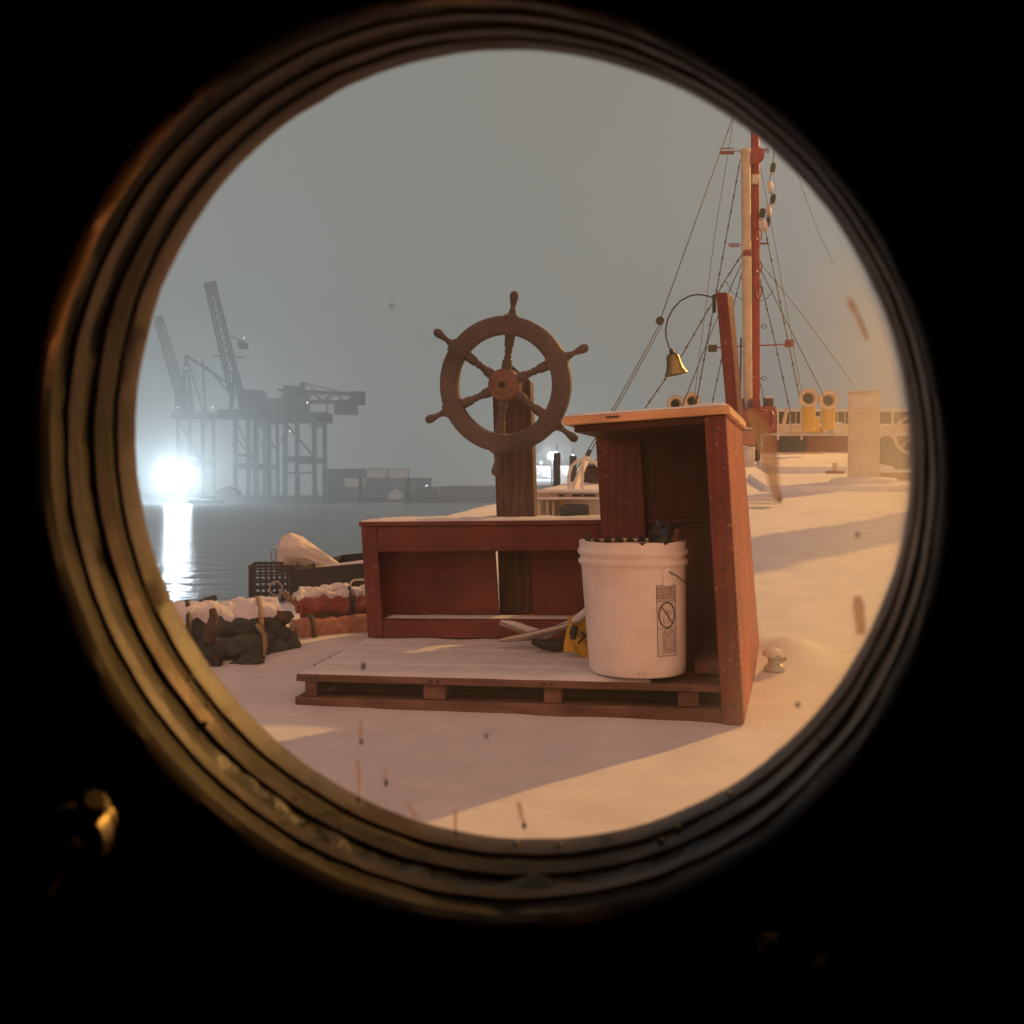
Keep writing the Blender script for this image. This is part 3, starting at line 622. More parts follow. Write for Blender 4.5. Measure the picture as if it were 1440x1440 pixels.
topo = [q.pt(BK(ragged(k))+Vector((0.1455*math.cos(2*math.pi*k/NB), 0.1455*math.sin(2*math.pi*k/NB), 0))) for k in range(NB)]
topi = [q.pt(BK(ragged(k))+Vector((0.1430*math.cos(2*math.pi*k/NB), 0.1430*math.sin(2*math.pi*k/NB), 0))) for k in range(NB)]
inr = [[q.pt(BK(d)+Vector((r*math.cos(2*math.pi*k/NB), r*math.sin(2*math.pi*k/NB), 0))) for k in range(NB)] for d, r in ((0.30, 0.1395), (0.01, 0.127))]
allr = rings+[topo, topi]+inr
for A, B in zip(allr, allr[1:]):
    for k in range(NB): q.face(A[k], A[(k+1) % NB], B[(k+1) % NB], B[k])
q.face(*reversed(allr[0])); q.face(*allr[-1])
q.build('body', M['bucket'], bk, smooth=True, angle=50)
def cyl(u_, z, off=0.0006):   # u_: angle from the direction to the camera, + to the right
    base = math.atan2(-BC.y, -BC.x); a = base+u_; r = br(z)+off
    return BK(z)+Vector((math.cos(a)*r, math.sin(a)*r, 0))
def patch(nm, m, a0, a1, z0, z1, off, par, nx=8):
    q = MB(); rows = []
    for zz in (z0, z1): rows.append([q.pt(cyl(a0+(a1-a0)*i/nx, zz, off)) for i in range(nx+1)] + [q.pt(cyl(a1-(a1-a0)*i/nx, zz, off-0.0008)) for i in range(nx+1)])
    m_ = len(rows[0])
    for i in range(m_): q.face(rows[0][i], rows[0][(i+1) % m_], rows[1][(i+1) % m_], rows[1][i])
    q.face(*reversed(rows[0])); q.face(*rows[1])
    return q.build(nm, m, par)
def au(u): return math.asin(max(-1, min(1, ((u-895)/1440*2.73)/0.139)))
A0, A1 = au(925), au(951)
lbl = patch('warning_label', M['label_pale'], A0, A1, 0.06, 0.246, 0.0007, bk)
patch('label_heading', M['label_grey'], A0+0.008, A1-0.008, 0.207, 0.243, 0.0012, lbl)
patch('label_text', M['label_grey'], A0+0.10, A1-0.02, 0.066, 0.128, 0.0012, lbl)
q = MB()
def stroke(pts, w=0.0009): q.tube([cyl(a, z, 0.0016) for a, z in pts], w, 6)
am = (A0+A1)/2; ra = (A1-A0)*0.41; zc = 0.168; rz = 0.033
q.tube([cyl(am+ra*math.cos(t), zc+rz*math.sin(t), 0.0016) for t in [2*math.pi*k/40 for k in range(40)]], 0.0017, 6, close=True)
stroke([(am-ra*0.72, zc+rz*0.72), (am, zc), (am+ra*0.72, zc-rz*0.72)], 0.0015)
stroke([(am-ra*0.5, zc-rz*0.1), (am-ra*0.42, zc-rz*0.62), (am+ra*0.15, zc-rz*0.62), (am+ra*0.22, zc-rz*0.05)], 0.0006)
stroke([(am-ra*0.1, zc+rz*0.45), (am+ra*0.05, zc+rz*0.1), (am+ra*0.3, zc+rz*0.3), (am+ra*0.5, zc+rz*0.05)], 0.0006)
for z in (0.060, 0.132, 0.205, 0.246): stroke([(A0, z), (am, z), (A1, z)], 0.0006)
for a in (A0, A1): stroke([(a, 0.06), (a, 0.246)], 0.0006)
q.build('prohibition_sign', M['ink'], lbl)
q = MB(); rng_ = random.Random(4)
for r_ in range(4):
    z = 0.214+0.0075*r_; a = A0+0.02
    while a < A1-0.03:
        w = rng_.uniform(0.008, 0.028); q.tube([cyl(a, z, 0.0014), cyl(a+w, z, 0.0014)], 0.0007, 4); a += w+0.012
q.build('fine_print', M['ink'], lbl)
q = MB()
for r_ in range(9):
    z = 0.069+0.0068*r_; q.tube([cyl(A0+0.13+rng_.uniform(0, .03), z, 0.0014), cyl(A1-0.04, z, 0.0014)], 0.0005, 4)
q.build('fine_print', M['ink'], lbl)
ae = au(940)
q = MB(); q.lathe([(-0.004, 0.016), (0.004, 0.015), (0.007, 0.009), (0.0075, 0.003)], cyl(ae, 0.278, 0.0), (cyl(ae, 0.278, 1.0)-cyl(ae, 0.278, 0)), 24); q.build('handle_ear', M['bucket'], bk, smooth=True)
patch('ear_web', M['bucket'], ae-0.10, ae+0.10, 0.245, 0.291, 0.004, bk)
q = MB(); hp = []
for k in range(22):
    t = k/21*math.pi; a = ae + t; r = 0.157; hp.append(BK(0.283)-Vector((0,0,0.283))+Vector((math.cos(math.atan2(-BC.y, -BC.x)+a)*r, math.sin(math.atan2(-BC.y, -BC.x)+a)*r, 0.283-0.085*math.sin(t))))
hp = [cyl(ae, 0.283, 0.006)] + hp[1:-1] + [cyl(ae+math.pi, 0.283, 0.006)]
q.tube(hp, 0.0019, 8); q.build('wire_handle', M['iron'], bk, smooth=True)
# things in the bucket
def crumple(nm, label, cat, m, c, rx, ry, rz, seed, amp=0.35, freq=2.2, nu=26, nv=16, smooth=False, parent=None, sub=0, spin=0, angle=30):
    c = Vector(c); q = MB(); rows = []
    for j in range(nv+1):
        ph = -math.pi/2+math.pi*j/nv; row = []
        for i in range(nu):
            t = 2*math.pi*i/nu; d = Vector((math.cos(ph)*math.cos(t), math.cos(ph)*math.sin(t), math.sin(ph)))
            k = 1+amp*noise.noise(d*freq+Vector((seed, seed*1.7, 0)))+amp*0.4*noise.noise(d*freq*3+Vector((seed, 0, 3)))
            p_ = Vector((d.x*rx*k, d.y*ry*k, d.z*rz*k)); p_ = Matrix.Rotation(spin, 3, 'Z') @ p_
            row.append(q.pt(c+p_))
        rows.append(row)
    for A, B in zip(rows, rows[1:]):
        for i in range(nu): q.face(A[i], A[(i+1) % nu], B[(i+1) % nu], B[i])
    o = q.build(nm, m, parent, smooth=smooth, loc=None if parent else tuple(c), sub=sub, angle=angle)
    if not parent: tag(o, label, cat)
    return o
crumple('plastic_bag', 'crumpled black plastic poking out of the bucket at its right side', 'bag', M['plastic_black'], BC+Vector((0.085, 0.01, 0.358)), 0.040, 0.045, 0.048, 3.2, 0.55, 1.8, 12, 8)
crumple('plastic_bag', 'dark crumpled rubbish filling the bucket below its rim', 'bag', M['dark'], BC+Vector((-0.01, 0.0, 0.30)), 0.118, 0.118, 0.040, 8.1, 0.25, 2, 16, 8)
# a hand saw blade resting with its teeth up along the far rim
q = MB(); s0 = BC+Vector((-0.115, 0.035, 0.35)); s1 = BC+Vector((0.075, 0.05, 0.352)); nt_ = 6
for k in range(nt_):
    a = s0.lerp(s1, k/nt_); b2 = s0.lerp(s1, (k+1)/nt_); mid = s0.lerp(s1, (k+0.5)/nt_)
    h_ = 0.018 + 0.012*((k*37) % 3)/2
    i0 = [q.pt(a+Vector((0, dy, 0))) for dy in (0, 0.003)]; i1 = [q.pt(b2+Vector((0, dy, 0))) for dy in (0, 0.003)]; i2 = [q.pt(mid+Vector((0, dy, h_))) for dy in (0, 0.003)]
    q.face(i0[0], i1[0], i2[0]); q.face(i1[1], i0[1], i2[1]); q.face(i0[0], i2[0], i2[1], i0[1]); q.face(i1[0], i1[1], i2[1], i2[0])
q.box(s0.x, s1.x, s0.y, s0.y+0.003, s0.z-0.06, s0.z)
tag(q.build('saw_blade', M['iron'], loc=tuple(s0)), 'dark toothed blade standing inside the bucket rim', 'saw blade')
q = MB(); a = BC+Vector((0.088, -0.02, 0.22)); q.tube([a, a+Vector((0.018, 0.0, 0.12)), a+Vector((0.028, -0.005, 0.17))], [0.012, 0.013, 0.008], 10)
tag(q.build('stick', M['pallet_wood'], loc=tuple(a), smooth=True), 'splintered wooden stick end at the right rim of the bucket', 'stick')
q = MB(); a = BC+Vector((-0.098, -0.03, 0.22)); q.tube([a, a+Vector((-0.025, -0.01, 0.12)), a+Vector((-0.034, -0.012, 0.158))], [0.010, 0.010, 0.006], 8)
tag(q.build('stick', M['iron'], loc=tuple(a), smooth=True), 'short dark rod end at the left rim of the bucket', 'rod')

# ------------------------------------------------------------------ crossed shears and yellow tag on the pallet
sh = thing('hand_shears', 'snow covered open shears with dark grip lying on the pallet left of the bucket', 'shears', tuple(P(745, 897, 3.2)))
def sd(q, pts, ws, y, hgt):
    ps = [P(u, v, y) for u, v in pts]
    q.tube(ps, ws, 8)
q = MB(); sd(q, [(702, 877), (722, 882), (745, 890), (770, 897)], [0.004, 0.010, 0.013, 0.012], 3.24, 0); q.build('upper_blade', M['shear_blade'], sh, smooth=True)
q = MB(); sd(q, [(700, 901), (715, 899), (735, 896), (752, 892), (790, 883), (806, 876)], [0.004, 0.009, 0.011, 0.012, 0.012, 0.007], 3.20, 0); q.build('lower_blade', M['shear_blade'], sh, smooth=True)
q = MB(); sd(q, [(748, 902), (765, 907), (780, 908), (797, 906)], [0.009, 0.015, 0.018, 0.015], 3.16, 0); q.build('grip', M['dark'], sh, smooth=True)
q = MB(); q.tube([P(u, v, 3.235) for u, v in ((704, 873), (722, 877), (745, 886), (768, 893), (790, 881), (806, 873))], [0.003, 0.009, 0.012, 0.013, 0.011, 0.006], 10); q.build('snow_cap', M['snow_fine'], sh, smooth=True)
yt = thing('yellow_tag', 'crumpled yellow and black warning bag wedged behind the bucket', 'bag', tuple(P(812, 920, 3.05)))
q = MB(); grid = [[(800, 868), (812, 862), (824, 858), (832, 856)], [(797, 885), (808, 882), (822, 880), (833, 880)], [(793, 905), (806, 902), (820, 905), (834, 905)], [(792, 916), (808, 917), (822, 926), (836, 922)]]
idx = [[q.pt(P(u, v, 3.05+0.02*noise.noise((u*0.1, v*0.1, 1))+0.012*((i+j) % 2))) for i, (u, v) in enumerate(row)] for j, row in enumerate(grid)]
idb = [[q.pt(P(u, v, 3.075+0.02*noise.noise((u*0.1, v*0.1, 1)))) for u, v in row] for row in grid]
for G, fl in ((idx, 0), (idb, 1)):
    for j in range(3):
        for i in range(3):
            qd = (G[j][i], G[j][i+1], G[j+1][i+1], G[j+1][i]); q.face(*(reversed(qd) if fl else qd))
brd = [(0, i) for i in range(4)]+[(j, 3) for j in range(1, 4)]+[(3, i) for i in (2, 1, 0)]+[(j, 0) for j in (2, 1)]
for k in range(len(brd)):
    a, b2 = brd[k], brd[(k+1) % len(brd)]; q.face(idx[a[0]][a[1]], idx[b2[0]][b2[1]], idb[b2[0]][b2[1]], idb[a[0]][a[1]])
q.build('sheet', M['yellow_tag'], yt)
q = MB(); q.tube([P(u, v, 3.032) for u, v in ((809, 880), (806, 890), (806, 899))], [0.010, 0.012, 0.008], 8); q.tube([P(u, v, 3.03) for u, v in ((813, 905), (820, 897), (826, 893), (829, 900))], 0.0035, 6); q.tube([P(u, v, 3.03) for u, v in ((817, 889), (824, 894), (829, 889))], 0.004, 6)
q.build('black_marking', M['dark'], yt)
q = MB(); q.tube([P(u, v, 3.045) for u, v in ((805, 874), (812, 870), (822, 862), (830, 852))], [0.008, 0.012, 0.012, 0.006], 8); q.build('snow_cap', M['snow_fine'], yt, smooth=True)

# ------------------------------------------------------------------ left hand clutter beside the port edge
def roll(nm, label, cat, m, a, b_, r, seed, straps=(), snow=True, squash=1.0, n_=22, capr=0.6):
    a = Vector(a); b_ = Vector(b_); root = thing(nm, label, cat, tuple(a.lerp(b_, 0.5)-Vector((0, 0, r))))
    NL = 70; n_ = 44; ax = (b_-a).normalized(); s = ax.cross(Vector((0, 0, 1))).normalized()
    def rr(t, ang): return r*(1 if 0.03 < t < 0.97 else capr)*(1+0.22*noise.noise((t*5+seed, math.cos(ang)*1.3, math.sin(ang)*1.3))+0.09*noise.noise((t*16+seed, math.cos(ang)*3, math.sin(ang)*3))-0.09*abs(noise.noise((t*9+seed, math.cos(ang)*2.2+t*4, math.sin(ang)*2.2))))
    q = MB(); rings = []
    for i in range(NL+1):
        t = i/NL; c0 = a.lerp(b_, t); rings.append([q.pt(c0+(s*math.cos(g)+Vector((0, 0, squash))*math.sin(g))*rr(t, g)) for g in [2*math.pi*k/n_ for k in range(n_)]])
    for A, B in zip(rings, rings[1:]):
        for k in range(n_): q.face(A[k], A[(k+1) % n_], B[(k+1) % n_], B[k])
    q.face(*reversed(rings[0])); q.face(*rings[-1]); q.build('roll', m, root, smooth=True, angle=60)
    if snow:
        q = MB(); rows = []; m_ = 26
        for i in range(NL+1):
            t = i/NL; c0 = a.lerp(b_, t); row = []
            for k in range(m_+1):
                g = R(34+14*noise.noise((t*13, 1, seed))+7*noise.noise((t*40, 1, seed)))+R(112+12*noise.noise((t*11, 9, seed)))*k/m_; e = min(k, m_-k, 4)/4*min(i, NL-i, 3)/3
                row.append(q.pt(c0+(s*math.cos(g)+Vector((0, 0, squash))*math.sin(g))*(rr(t, g)+0.0015+max(0.005, 0.010+0.012*noise.noise((t*6, k*.19, seed))+0.005*noise.noise((t*30, k*0.8, seed)))*e**0.8)))
            rows.append(row)
        for A, B in zip(rows, rows[1:]):
            for k in range(m_): q.face(A[k], A[k+1], B[k+1], B[k])
        q.build('snow_cap', M['snow_fine'], root, smooth=True, angle=80)
    for t, sm in straps:
        c0 = a.lerp(b_, t); q = MB(); rr_ = r*1.13
        q.tube([c0+(s*math.cos(g)+Vector((0, 0, squash))*math.sin(g))*rr_ for g in [2*math.pi*k/20 for k in range(20)]], 0.009, 6, close=True); q.build('strap', sm, root, smooth=True)
    return root
roll('rolled_canvas', 'dark green tarpaulin bundle under thick snow beside the porthole rim', 'tarpaulin bundle', M['dark_green'], (-1.22, 3.42, 0.115), (-0.80, 3.58, 0.120), 0.105, 2.0, straps=((0.28, M['dark']), (0.80, M['rope'])), squash=0.95)
roll('rolled_canvas', 'small dark canvas roll under the snowy green bundle at the deck edge', 'tarpaulin bundle', M['dark_green'], (-1.02, 3.30, 0.06), (-0.74, 3.52, 0.06), 0.062, 5.0, snow=False, straps=((0.6, M['dark']),))
roll('rolled_vinyl', 'red vinyl roll topped with snow lying on the orange roll', 'vinyl roll', M['red_vinyl'], (-0.80, 3.78, 0.185), (-0.46, 3.90, 0.18), 0.052, 9.0, straps=((0.55, M['dark']),))
roll('rolled_vinyl', 'faded orange vinyl roll under the red roll left of the low box', 'vinyl roll', M['orange_vinyl'], (-0.80, 3.66, 0.075), (-0.46, 3.82, 0.085), 0.068, 12.0, snow=False, straps=((0.2, M['dark_tarp']),))
roll('rope_coil', 'yellow cloth bundle lying on top of the red vinyl roll', 'cloth bundle', M['rope'], P(410, 846, 3.80), P(492, 830, 3.92), 0.020, 15.0, snow=True)
# hoop and knobs on the bundles
q = MB(); q.tube([P(402+8*math.cos(t), 884+14*math.sin(t), 3.60) for t in [2*math.pi*k/20 for k in range(20)]], 0.004, 6, close=True)
tag(q.build('metal_ring', M['grey_metal'], loc=tuple(P(402, 884, 3.6)), smooth=True), 'shiny oval metal ring between the green bundle and the red roll', 'ring')
q = MB(); q.tube([P(293, 905, 3.30), P(296, 885, 3.31), P(301, 868, 3.32), P(299, 857, 3.33)], [0.022, 0.020, 0.016, 0.012], 10)
tag(q.build('strap_end', M['dark_tarp'], loc=tuple(P(296, 885, 3.3)), smooth=True), 'upright dark strap end sticking out of the snowy green bundle', 'strap')
q = MB(); q.tube([P(252, 857, 3.42), P(270, 853, 3.44), P(290, 845, 3.47), P(304, 840, 3.49)], [0.006, 0.009, 0.012, 0.009], 10)
tag(q.build('wooden_paddle', M['dark_green'], loc=tuple(P(270, 853, 3.44)), smooth=True), 'grey-green paddle end lying above the snowy bundle', 'paddle')
# black milk crate
cr = thing('plastic_crate', 'black plastic lattice crate at the edge of the deck above the snowy bundle', 'crate', tuple(P(380, 862, 4.3)))
fr4 = frame(P(351, 862, 4.3), R(8)); Wc, Dc, Hc = 0.185, 0.22, 0.195
q = MB(fr4)
for i in range(9):
    x = Wc*i/8; q.box(x-0.004, x+0.004, 0, 0.006, 0, Hc); q.box(x-0.004, x+0.004, Dc-0.006, Dc, 0, Hc)
for i in range(8):
    z = Hc*i/7; hh = 0.0055 if i in (0, 7) else 0.0042
    q.box(-0.004, Wc+0.004, 0.0008, 0.0052, z-hh, z+hh); q.box(-0.004, Wc+0.004, Dc-0.0052, Dc-0.0008, z-hh, z+hh); q.box(-0.0038, 0.001, 0, Dc, z-hh*0.98, z+hh*0.98); q.box(Wc-0.001, Wc+0.0038, 0, Dc, z-hh*0.98, z+hh*0.98)
for i in range(1, 8):
    y = Dc*i/8; q.box(-0.003, 0.0, y-0.004, y+0.004, 0, Hc); q.box(Wc, Wc+0.003, y-0.004, y+0.004, 0, Hc)
q.build('lattice', M['crate_black'], cr)
q = MB(fr4); q.box(0.002, Wc-0.002, 0.008, Dc-0.008, 0, 0.006); q.build('crate_floor', M['crate_black'], cr)
q = MB(); q.tube([P(388+9*math.cos(t), 828+10*math.sin(t), 4.27) for t in [2*math.pi*k/18 for k in range(18)]], 0.005, 6, close=True); tag(q.build('metal_hoop', M['grey_metal'], loc=tuple(P(388, 828, 4.27)), smooth=True), 'grey hoop hanging on the front of the black crate', 'hoop')
# dark open bin behind, rising to the right
bn = thing('dark_bin', 'dark open tub with snow along its rim left of the low red box', 'tub', tuple(P(460, 842, 4.45)))
q = MB(); fl = P(408, 858, 4.32); frr = P(520, 838, 4.25); ftl = P(408, 802, 4.32); ftr = P(520, 791, 4.25); dv = Vector((0.12, 0.55, 0.03)); th = Vector((0, 0.012, 0))
q.hexa([fl, frr, frr+th, fl+th, ftl, ftr, ftr+th, ftl+th]); q.build('front_side', M['dark'], bn)
q = MB(); q.hexa([fl+dv, frr+dv, frr+dv+th, fl+dv+th, ftl+dv, ftr+dv, ftr+dv+th, ftl+dv+th]); q.build('rear_side', M['dark'], bn)
q = MB(); w2 = Vector((0.012, 0, 0)); q.hexa([fl, fl+w2, fl+w2+dv, fl+dv, ftl, ftl+w2, ftl+w2+dv, ftl+dv]); q.build('end_side', M['dark'], bn)
q = MB(); q.hexa([frr-w2, frr, frr+dv, frr+dv-w2, ftr-w2, ftr, ftr+dv, ftr+dv-w2]); q.build('end_side', M['dark'], bn)
q = MB(); q.tube([ftl+(ftr-ftl)*0.45+Vector((0, 0, 0.004)), ftr+Vector((0, 0, 0.006))], [0.004, 0.008], 6); q.build('snow_cap', M['snow_fine'], bn, smooth=True)
# tarp covered lump above the bin
q = MB(); NL = 16; rings = []
ctr = [(392, 784, 0.040, 0.055), (397, 780, 0.062, 0.072), (410, 778, 0.075, 0.078), (425, 780, 0.075, 0.074), (440, 786, 0.062, 0.062), (455, 791, 0.046, 0.048), (470, 797, 0.030, 0.032), (482, 801, 0.012, 0.014)]
NI = 34; NS = 32
for i in range(NI+1):
    f_ = i/NI*(len(ctr)-1); k0 = min(int(f_), len(ctr)-2); w_ = f_-k0; u, v, ra_, rb = [ctr[k0][m]*(1-w_)+ctr[k0+1][m]*w_ for m in range(4)]
    c0 = P(u, v, 4.6); row = []
    for k in range(NS):
        g = 2*math.pi*k/NS
        fold = 1+0.26*noise.noise((i*0.10, math.cos(g)*1.6, math.sin(g)*1.6))+0.30*abs(noise.noise((i*0.05+2, math.cos(g)*4.5, math.sin(g)*4.5)))+0.05*noise.noise((i*0.5, math.cos(g)*7, math.sin(g)*7))
        row.append(q.pt(c0+Vector((0, math.cos(g)*ra_*fold, math.sin(g)*rb*fold))))
    rings.append(row)
for A, B in zip(rings, rings[1:]):
    for k in range(NS): q.face(A[k], A[(k+1) % NS], B[(k+1) % NS], B[k])
q.face(*reversed(rings[0])); q.face(*rings[-1])
tc_ = q.build('tarp_cover', M['tarp_white'], loc=tuple(P(425, 800, 4.6)), smooth=True, angle=50)
tag(tc_, 'pale snow dusted cover with a rounded head tapering right, above the dark tub', 'cover')
q = MB(); q.tube([P(385+4*math.cos(t), 781+9*math.sin(t), 4.58) for t in [2*math.pi*k/16 for k in range(16)]], 0.003, 6, close=True); q.build('ring_handle', M['grey_metal'], tc_, smooth=True)
# pale framed plate by the low box
mp_ = thing('framed_plate', 'dark rounded plate with white rim leaning beside the low red box', 'plate', tuple(P(506, 850, 3.98)))
c0 = P(508, 834, 3.98); pr = []
for k in range(28):
    t = 2*math.pi*k/28; ct, st = math.cos(t), math.sin(t); e_ = 0.45
    pr.append(c0+Vector((0.042*abs(ct)**e_*(1 if ct > 0 else -1), 0.01*ct, 0.052*abs(st)**e_*(1 if st > 0 else -1))))
q = MB(); q.tube(pr, 0.0045, 6, close=True); q.build('rim', M['white_paint'], mp_, smooth=True)
q = MB(); ia = [q.pt(p) for p in pr]; ib = [q.pt(p+Vector((0, 0.006, 0))) for p in pr]; q.face(*ia); q.face(*reversed(ib))
for k in range(28): q.face(ia[k], ib[k], ib[(k+1) % 28], ia[(k+1) % 28])
q.build('plate', M['plastic_black'], mp_)

# ------------------------------------------------------------------ deck fittings to starboard
def onDeck(u, v):
    lo, hi = 1.0, 19.0
    for _ in range(60):
        m_ = (lo+hi)/2
        # pixel row of the deck at depth m_
        row = 692 + (CAM_Z-deck_z(m_))/m_*1440
        if row > v: lo = m_
        else: hi = m_
    y = (lo+hi)/2; return Vector(((u-720)/1440*y, y, deck_z(y)))
g0 = onDeck(1090, 940)
cl = thing('deck_cleat', 'small snow capped deck cleat right of the tall cabinet', 'cleat', tuple(g0))
q = MB(); q.lathe([(0, 0.034), (0.012, 0.030), (0.02, 0.020), (0.034, 0.018), (0.040, 0.024), (0.046, 0.020)], g0-Vector((0, 0, 0.006)), (0, 0, 1), 20); q.build('base', M['grey_metal'], cl, smooth=True)
q = MB(); q.tube([g0+Vector((-0.02, 0, 0.025)), g0+Vector((0.01, -0.005, 0.022)), g0+Vector((0.035, -0.01, 0.03))], [0.005, 0.008, 0.006], 8); q.build('horn', M['brass'], cl, smooth=True)
crumple('snow_cap', None, None, M['snow_fine'], g0+Vector((-0.006, 0, 0.048)), 0.030, 0.028, 0.016, 2, 0.25, 1.8, smooth=True, parent=cl, angle=80)

# steel pillar on a round base
p0 = onDeck(1214, 683)
pil = thing('steel_pillar', 'boxy cream ventilator pillar on a round snowy base near the right rim', 'ventilator', tuple(p0))
sy = p0.y/1440
q = MB(); q.lathe([(-0.02, 46*sy), (0.055, 46*sy), (0.075, 41*sy), (0.085, 20*sy)], p0, (0, 0, 1), 40); q.build('base', M['snow'], pil, smooth=True)
q = MB(frame(p0, R(-18))); q.box(-21*sy, 21*sy, -15*sy, 15*sy, 0.05, 130*sy); q.build('trunk', M['cream'], pil, bevel=0.01)
q = MB(frame(p0, R(-18))); q.box(-16*sy, 12*sy, -16.5*sy, -15.2*sy, 108*sy, 125*sy); q.build('panel', M['white_paint'], pil, bevel=0.004)
q = MB(frame(p0, R(-18))); q.box(-22.5*sy, 22.5*sy, -16.5*sy, 16.5*sy, 130.3*sy, 133*sy); q.build('cap', M['white_paint'], pil, bevel=0.006)
# bollard
p1 = onDeck(1174, 668); s1_ = p1.y/1440
bo = thing('bollard', 'squat bollard on a flat base left of the cream pillar', 'bollard', tuple(p1))
q = MB(frame(p1, 0)); q.box(-11*s1_, 11*s1_, -8*s1_, 8*s1_, -0.02, 6*s1_); q.build('base', M['ship_red'], bo, bevel=0.005)
q = MB(); q.lathe([(5*s1_, 3.5*s1_), (13*s1_, 3.2*s1_), (15*s1_, 4.5*s1_), (17*s1_, 4*s1_)], p1, (0, 0, 1), 18); q.build('post', M['cream'], bo, smooth=True)
# low red deck box + machinery at the right rim
p2 = onDeck(1268, 682); s2_ = p2.y/1440
db = thing('deck_box', 'low red deck box with snow on its lid at the right rim', 'deck box', tuple(p2))
q = MB(frame(p2, R(-14))); q.box(-30*s2_, 60*s2_, 0, 50*s2_, -0.03, 17*s2_); q.build('box', M['ship_red'], db, bevel=0.01)
snow_slab(frame(p2, R(-14)), -30*s2_, 60*s2_, 0, 50*s2_, 17*s2_+0.001, 0.02, db, seed=5)
p3 = P(1262, 660, 12.5); p3.z = deck_z(12.5)
wn_ = thing('deck_winch', 'rusty brown winch housing with an arched top behind the cream pillar', 'winch', tuple(p3)); s3 = 12.5/1440
q = MB(frame(p3, 0)); q.box(-26*s3, 30*s3, 0, 40*s3, -0.05, 42*s3); q.build('housing', M['dark_tarp'], wn_, bevel=0.03)
hc = p3+Vector((20*s3, -4*s3, 46*s3))
q = MB(); q.tube([hc+Vector((26*s3*math.cos(t), 0, 26*s3*math.sin(t))) for t in [2*math.pi*k/36 for k in range(36)]], 0.022, 8, close=True)
for k in range(4):
    t = math.pi*k/4; q.tube([hc+Vector((-26*s3*math.cos(t), 0, -26*s3*math.sin(t))), hc+Vector((26*s3*math.cos(t), 0, 26*s3*math.sin(t)))], 0.012, 6)
q.lathe([(-0.05, 0.05), (0.04, 0.05)], hc, (0, 1, 0), 16); q.build('hand_wheel', M['cream'], wn_, smooth=True)
q = MB(); q.tube([p3+Vector((-24*s3, 0, z_*s3)) for z_ in (42, 62)], 0.02, 8); q.build('lever', M['white_paint'], wn_, smooth=True)
# planks beside the cabinet
pk = onDeck(1072, 712)
pl_ = thing('plank_stack', 'short stack of snowy boards on the deck just right of the cabinet', 'boards', tuple(pk))
for k in range(3):
    q = MB(frame(pk+Vector((0, 0, 0.015+0.022*k)), R(12-9*k))); q.box(-0.25, 0.10, -0.03, 0.04, 0, 0.014); q.build('board', M['white_paint'], pl_, bevel=0.002)
# flat snow covered hatches: real low steps in the snow
for (u0, v0, u1, v1, h_, lab) in ((1075, 690, 1300, 672, 0.045, 'broad low snow covered hatch cover left of the cream pillar'), (1085, 664, 1195, 652, 0.06, 'far snow covered hatch cover before the red bow bulwark')):
    a = onDeck(u0, v0); b2 = onDeck(u1, v1); sl = math.atan(0.09)
    q = MB(); x0, x1, ya, yb2 = a.x, b2.x, a.y, b2.y
    zz = lambda y: deck_z(y)
    q.hexa([(x0, ya, zz(ya)-0.05), (x1, ya, zz(ya)-0.05), (x1+0.2, yb2, zz(yb2)-0.05), (x0+0.2, yb2, zz(yb2)-0.05), (x0, ya, zz(ya)+h_), (x1, ya, zz(ya)+h_), (x1+0.2, yb2, zz(yb2)+h_), (x0+0.2, yb2, zz(yb2)+h_)])
    tag(q.build('hatch_cover', M['snow'], loc=tuple(a), bevel=0.02), lab, 'hatch')
# unseen upright box beyond the right rim, added to throw the broad deck shadow
lk = Vector((4.12, 8.55, deck_z(8.55)))
lo_ = thing('shadow_box', 'unseen tall cream box added to starboard to cast the broad deck shadow', 'locker', tuple(lk))
q = MB(frame(lk, R(-18))); q.box(0.05, 0.56, 0, 0.42, -0.03, 2.9); q.build('body', M['cream'], lo_, bevel=0.01)
q = MB(frame(lk, R(-18))); q.box(0.09, 0.52, -0.018, -0.001, 0.1, 2.8); dr = q.build('door', M['white_paint'], lo_, bevel=0.004)
q = MB(frame(lk, R(-18))); q.tube([(0.13, -0.04, 1.3), (0.13, -0.04, 1.5)], 0.012, 8); q.build('handle', M['iron'], dr, smooth=True)

# ------------------------------------------------------------------ mast, boom, rigging
YM = 14.0; sm = YM/1440
base = P(1062, 640, YM); base.z = deck_z(YM)
ma = thing('mast', 'tall red mast with round disc, crossbars and wire stays on the foredeck', 'mast', tuple(base))
q = MB(); q.tube([base+Vector((0, 0, -0.05)), P(1062, 400, YM), P(1062, 215, YM), P(1061, 120, YM), P(1061, -60, YM)], [0.068, 0.064, 0.060, 0.050, 0.040], 20); q.build('pole', M['mast_red'], ma, smooth=True)
q = MB(); q.lathe([(-0.05, 11.5*sm), (-0.03, 12*sm), (0.03, 12*sm), (0.05, 8*sm)], P(1062, 219, YM-0.12), (0, -1, 0), 32); q.build('disc', M['mast_red'], ma, smooth=True)
q = MB(); q.beam(P(1002, 489, YM-0.05), P(1112, 484, YM-0.05), 0.018); q.build('crossbar', M['ship_red'], ma)
for (u, v, w, h) in ((1002, 490, 11, 9), (1110, 483, 11, 10)):
    q = MB(); c0 = P(u, v, YM-0.05); q.box(c0.x-w*sm/2, c0.x+w*sm/2, c0.y-0.05, c0.y+0.05, c0.z-h*sm/2, c0.z+h*sm/2); q.build('lamp_box', M['dark_tarp'] if u < 1050 else M['ship_red'], ma, bevel=0.006)
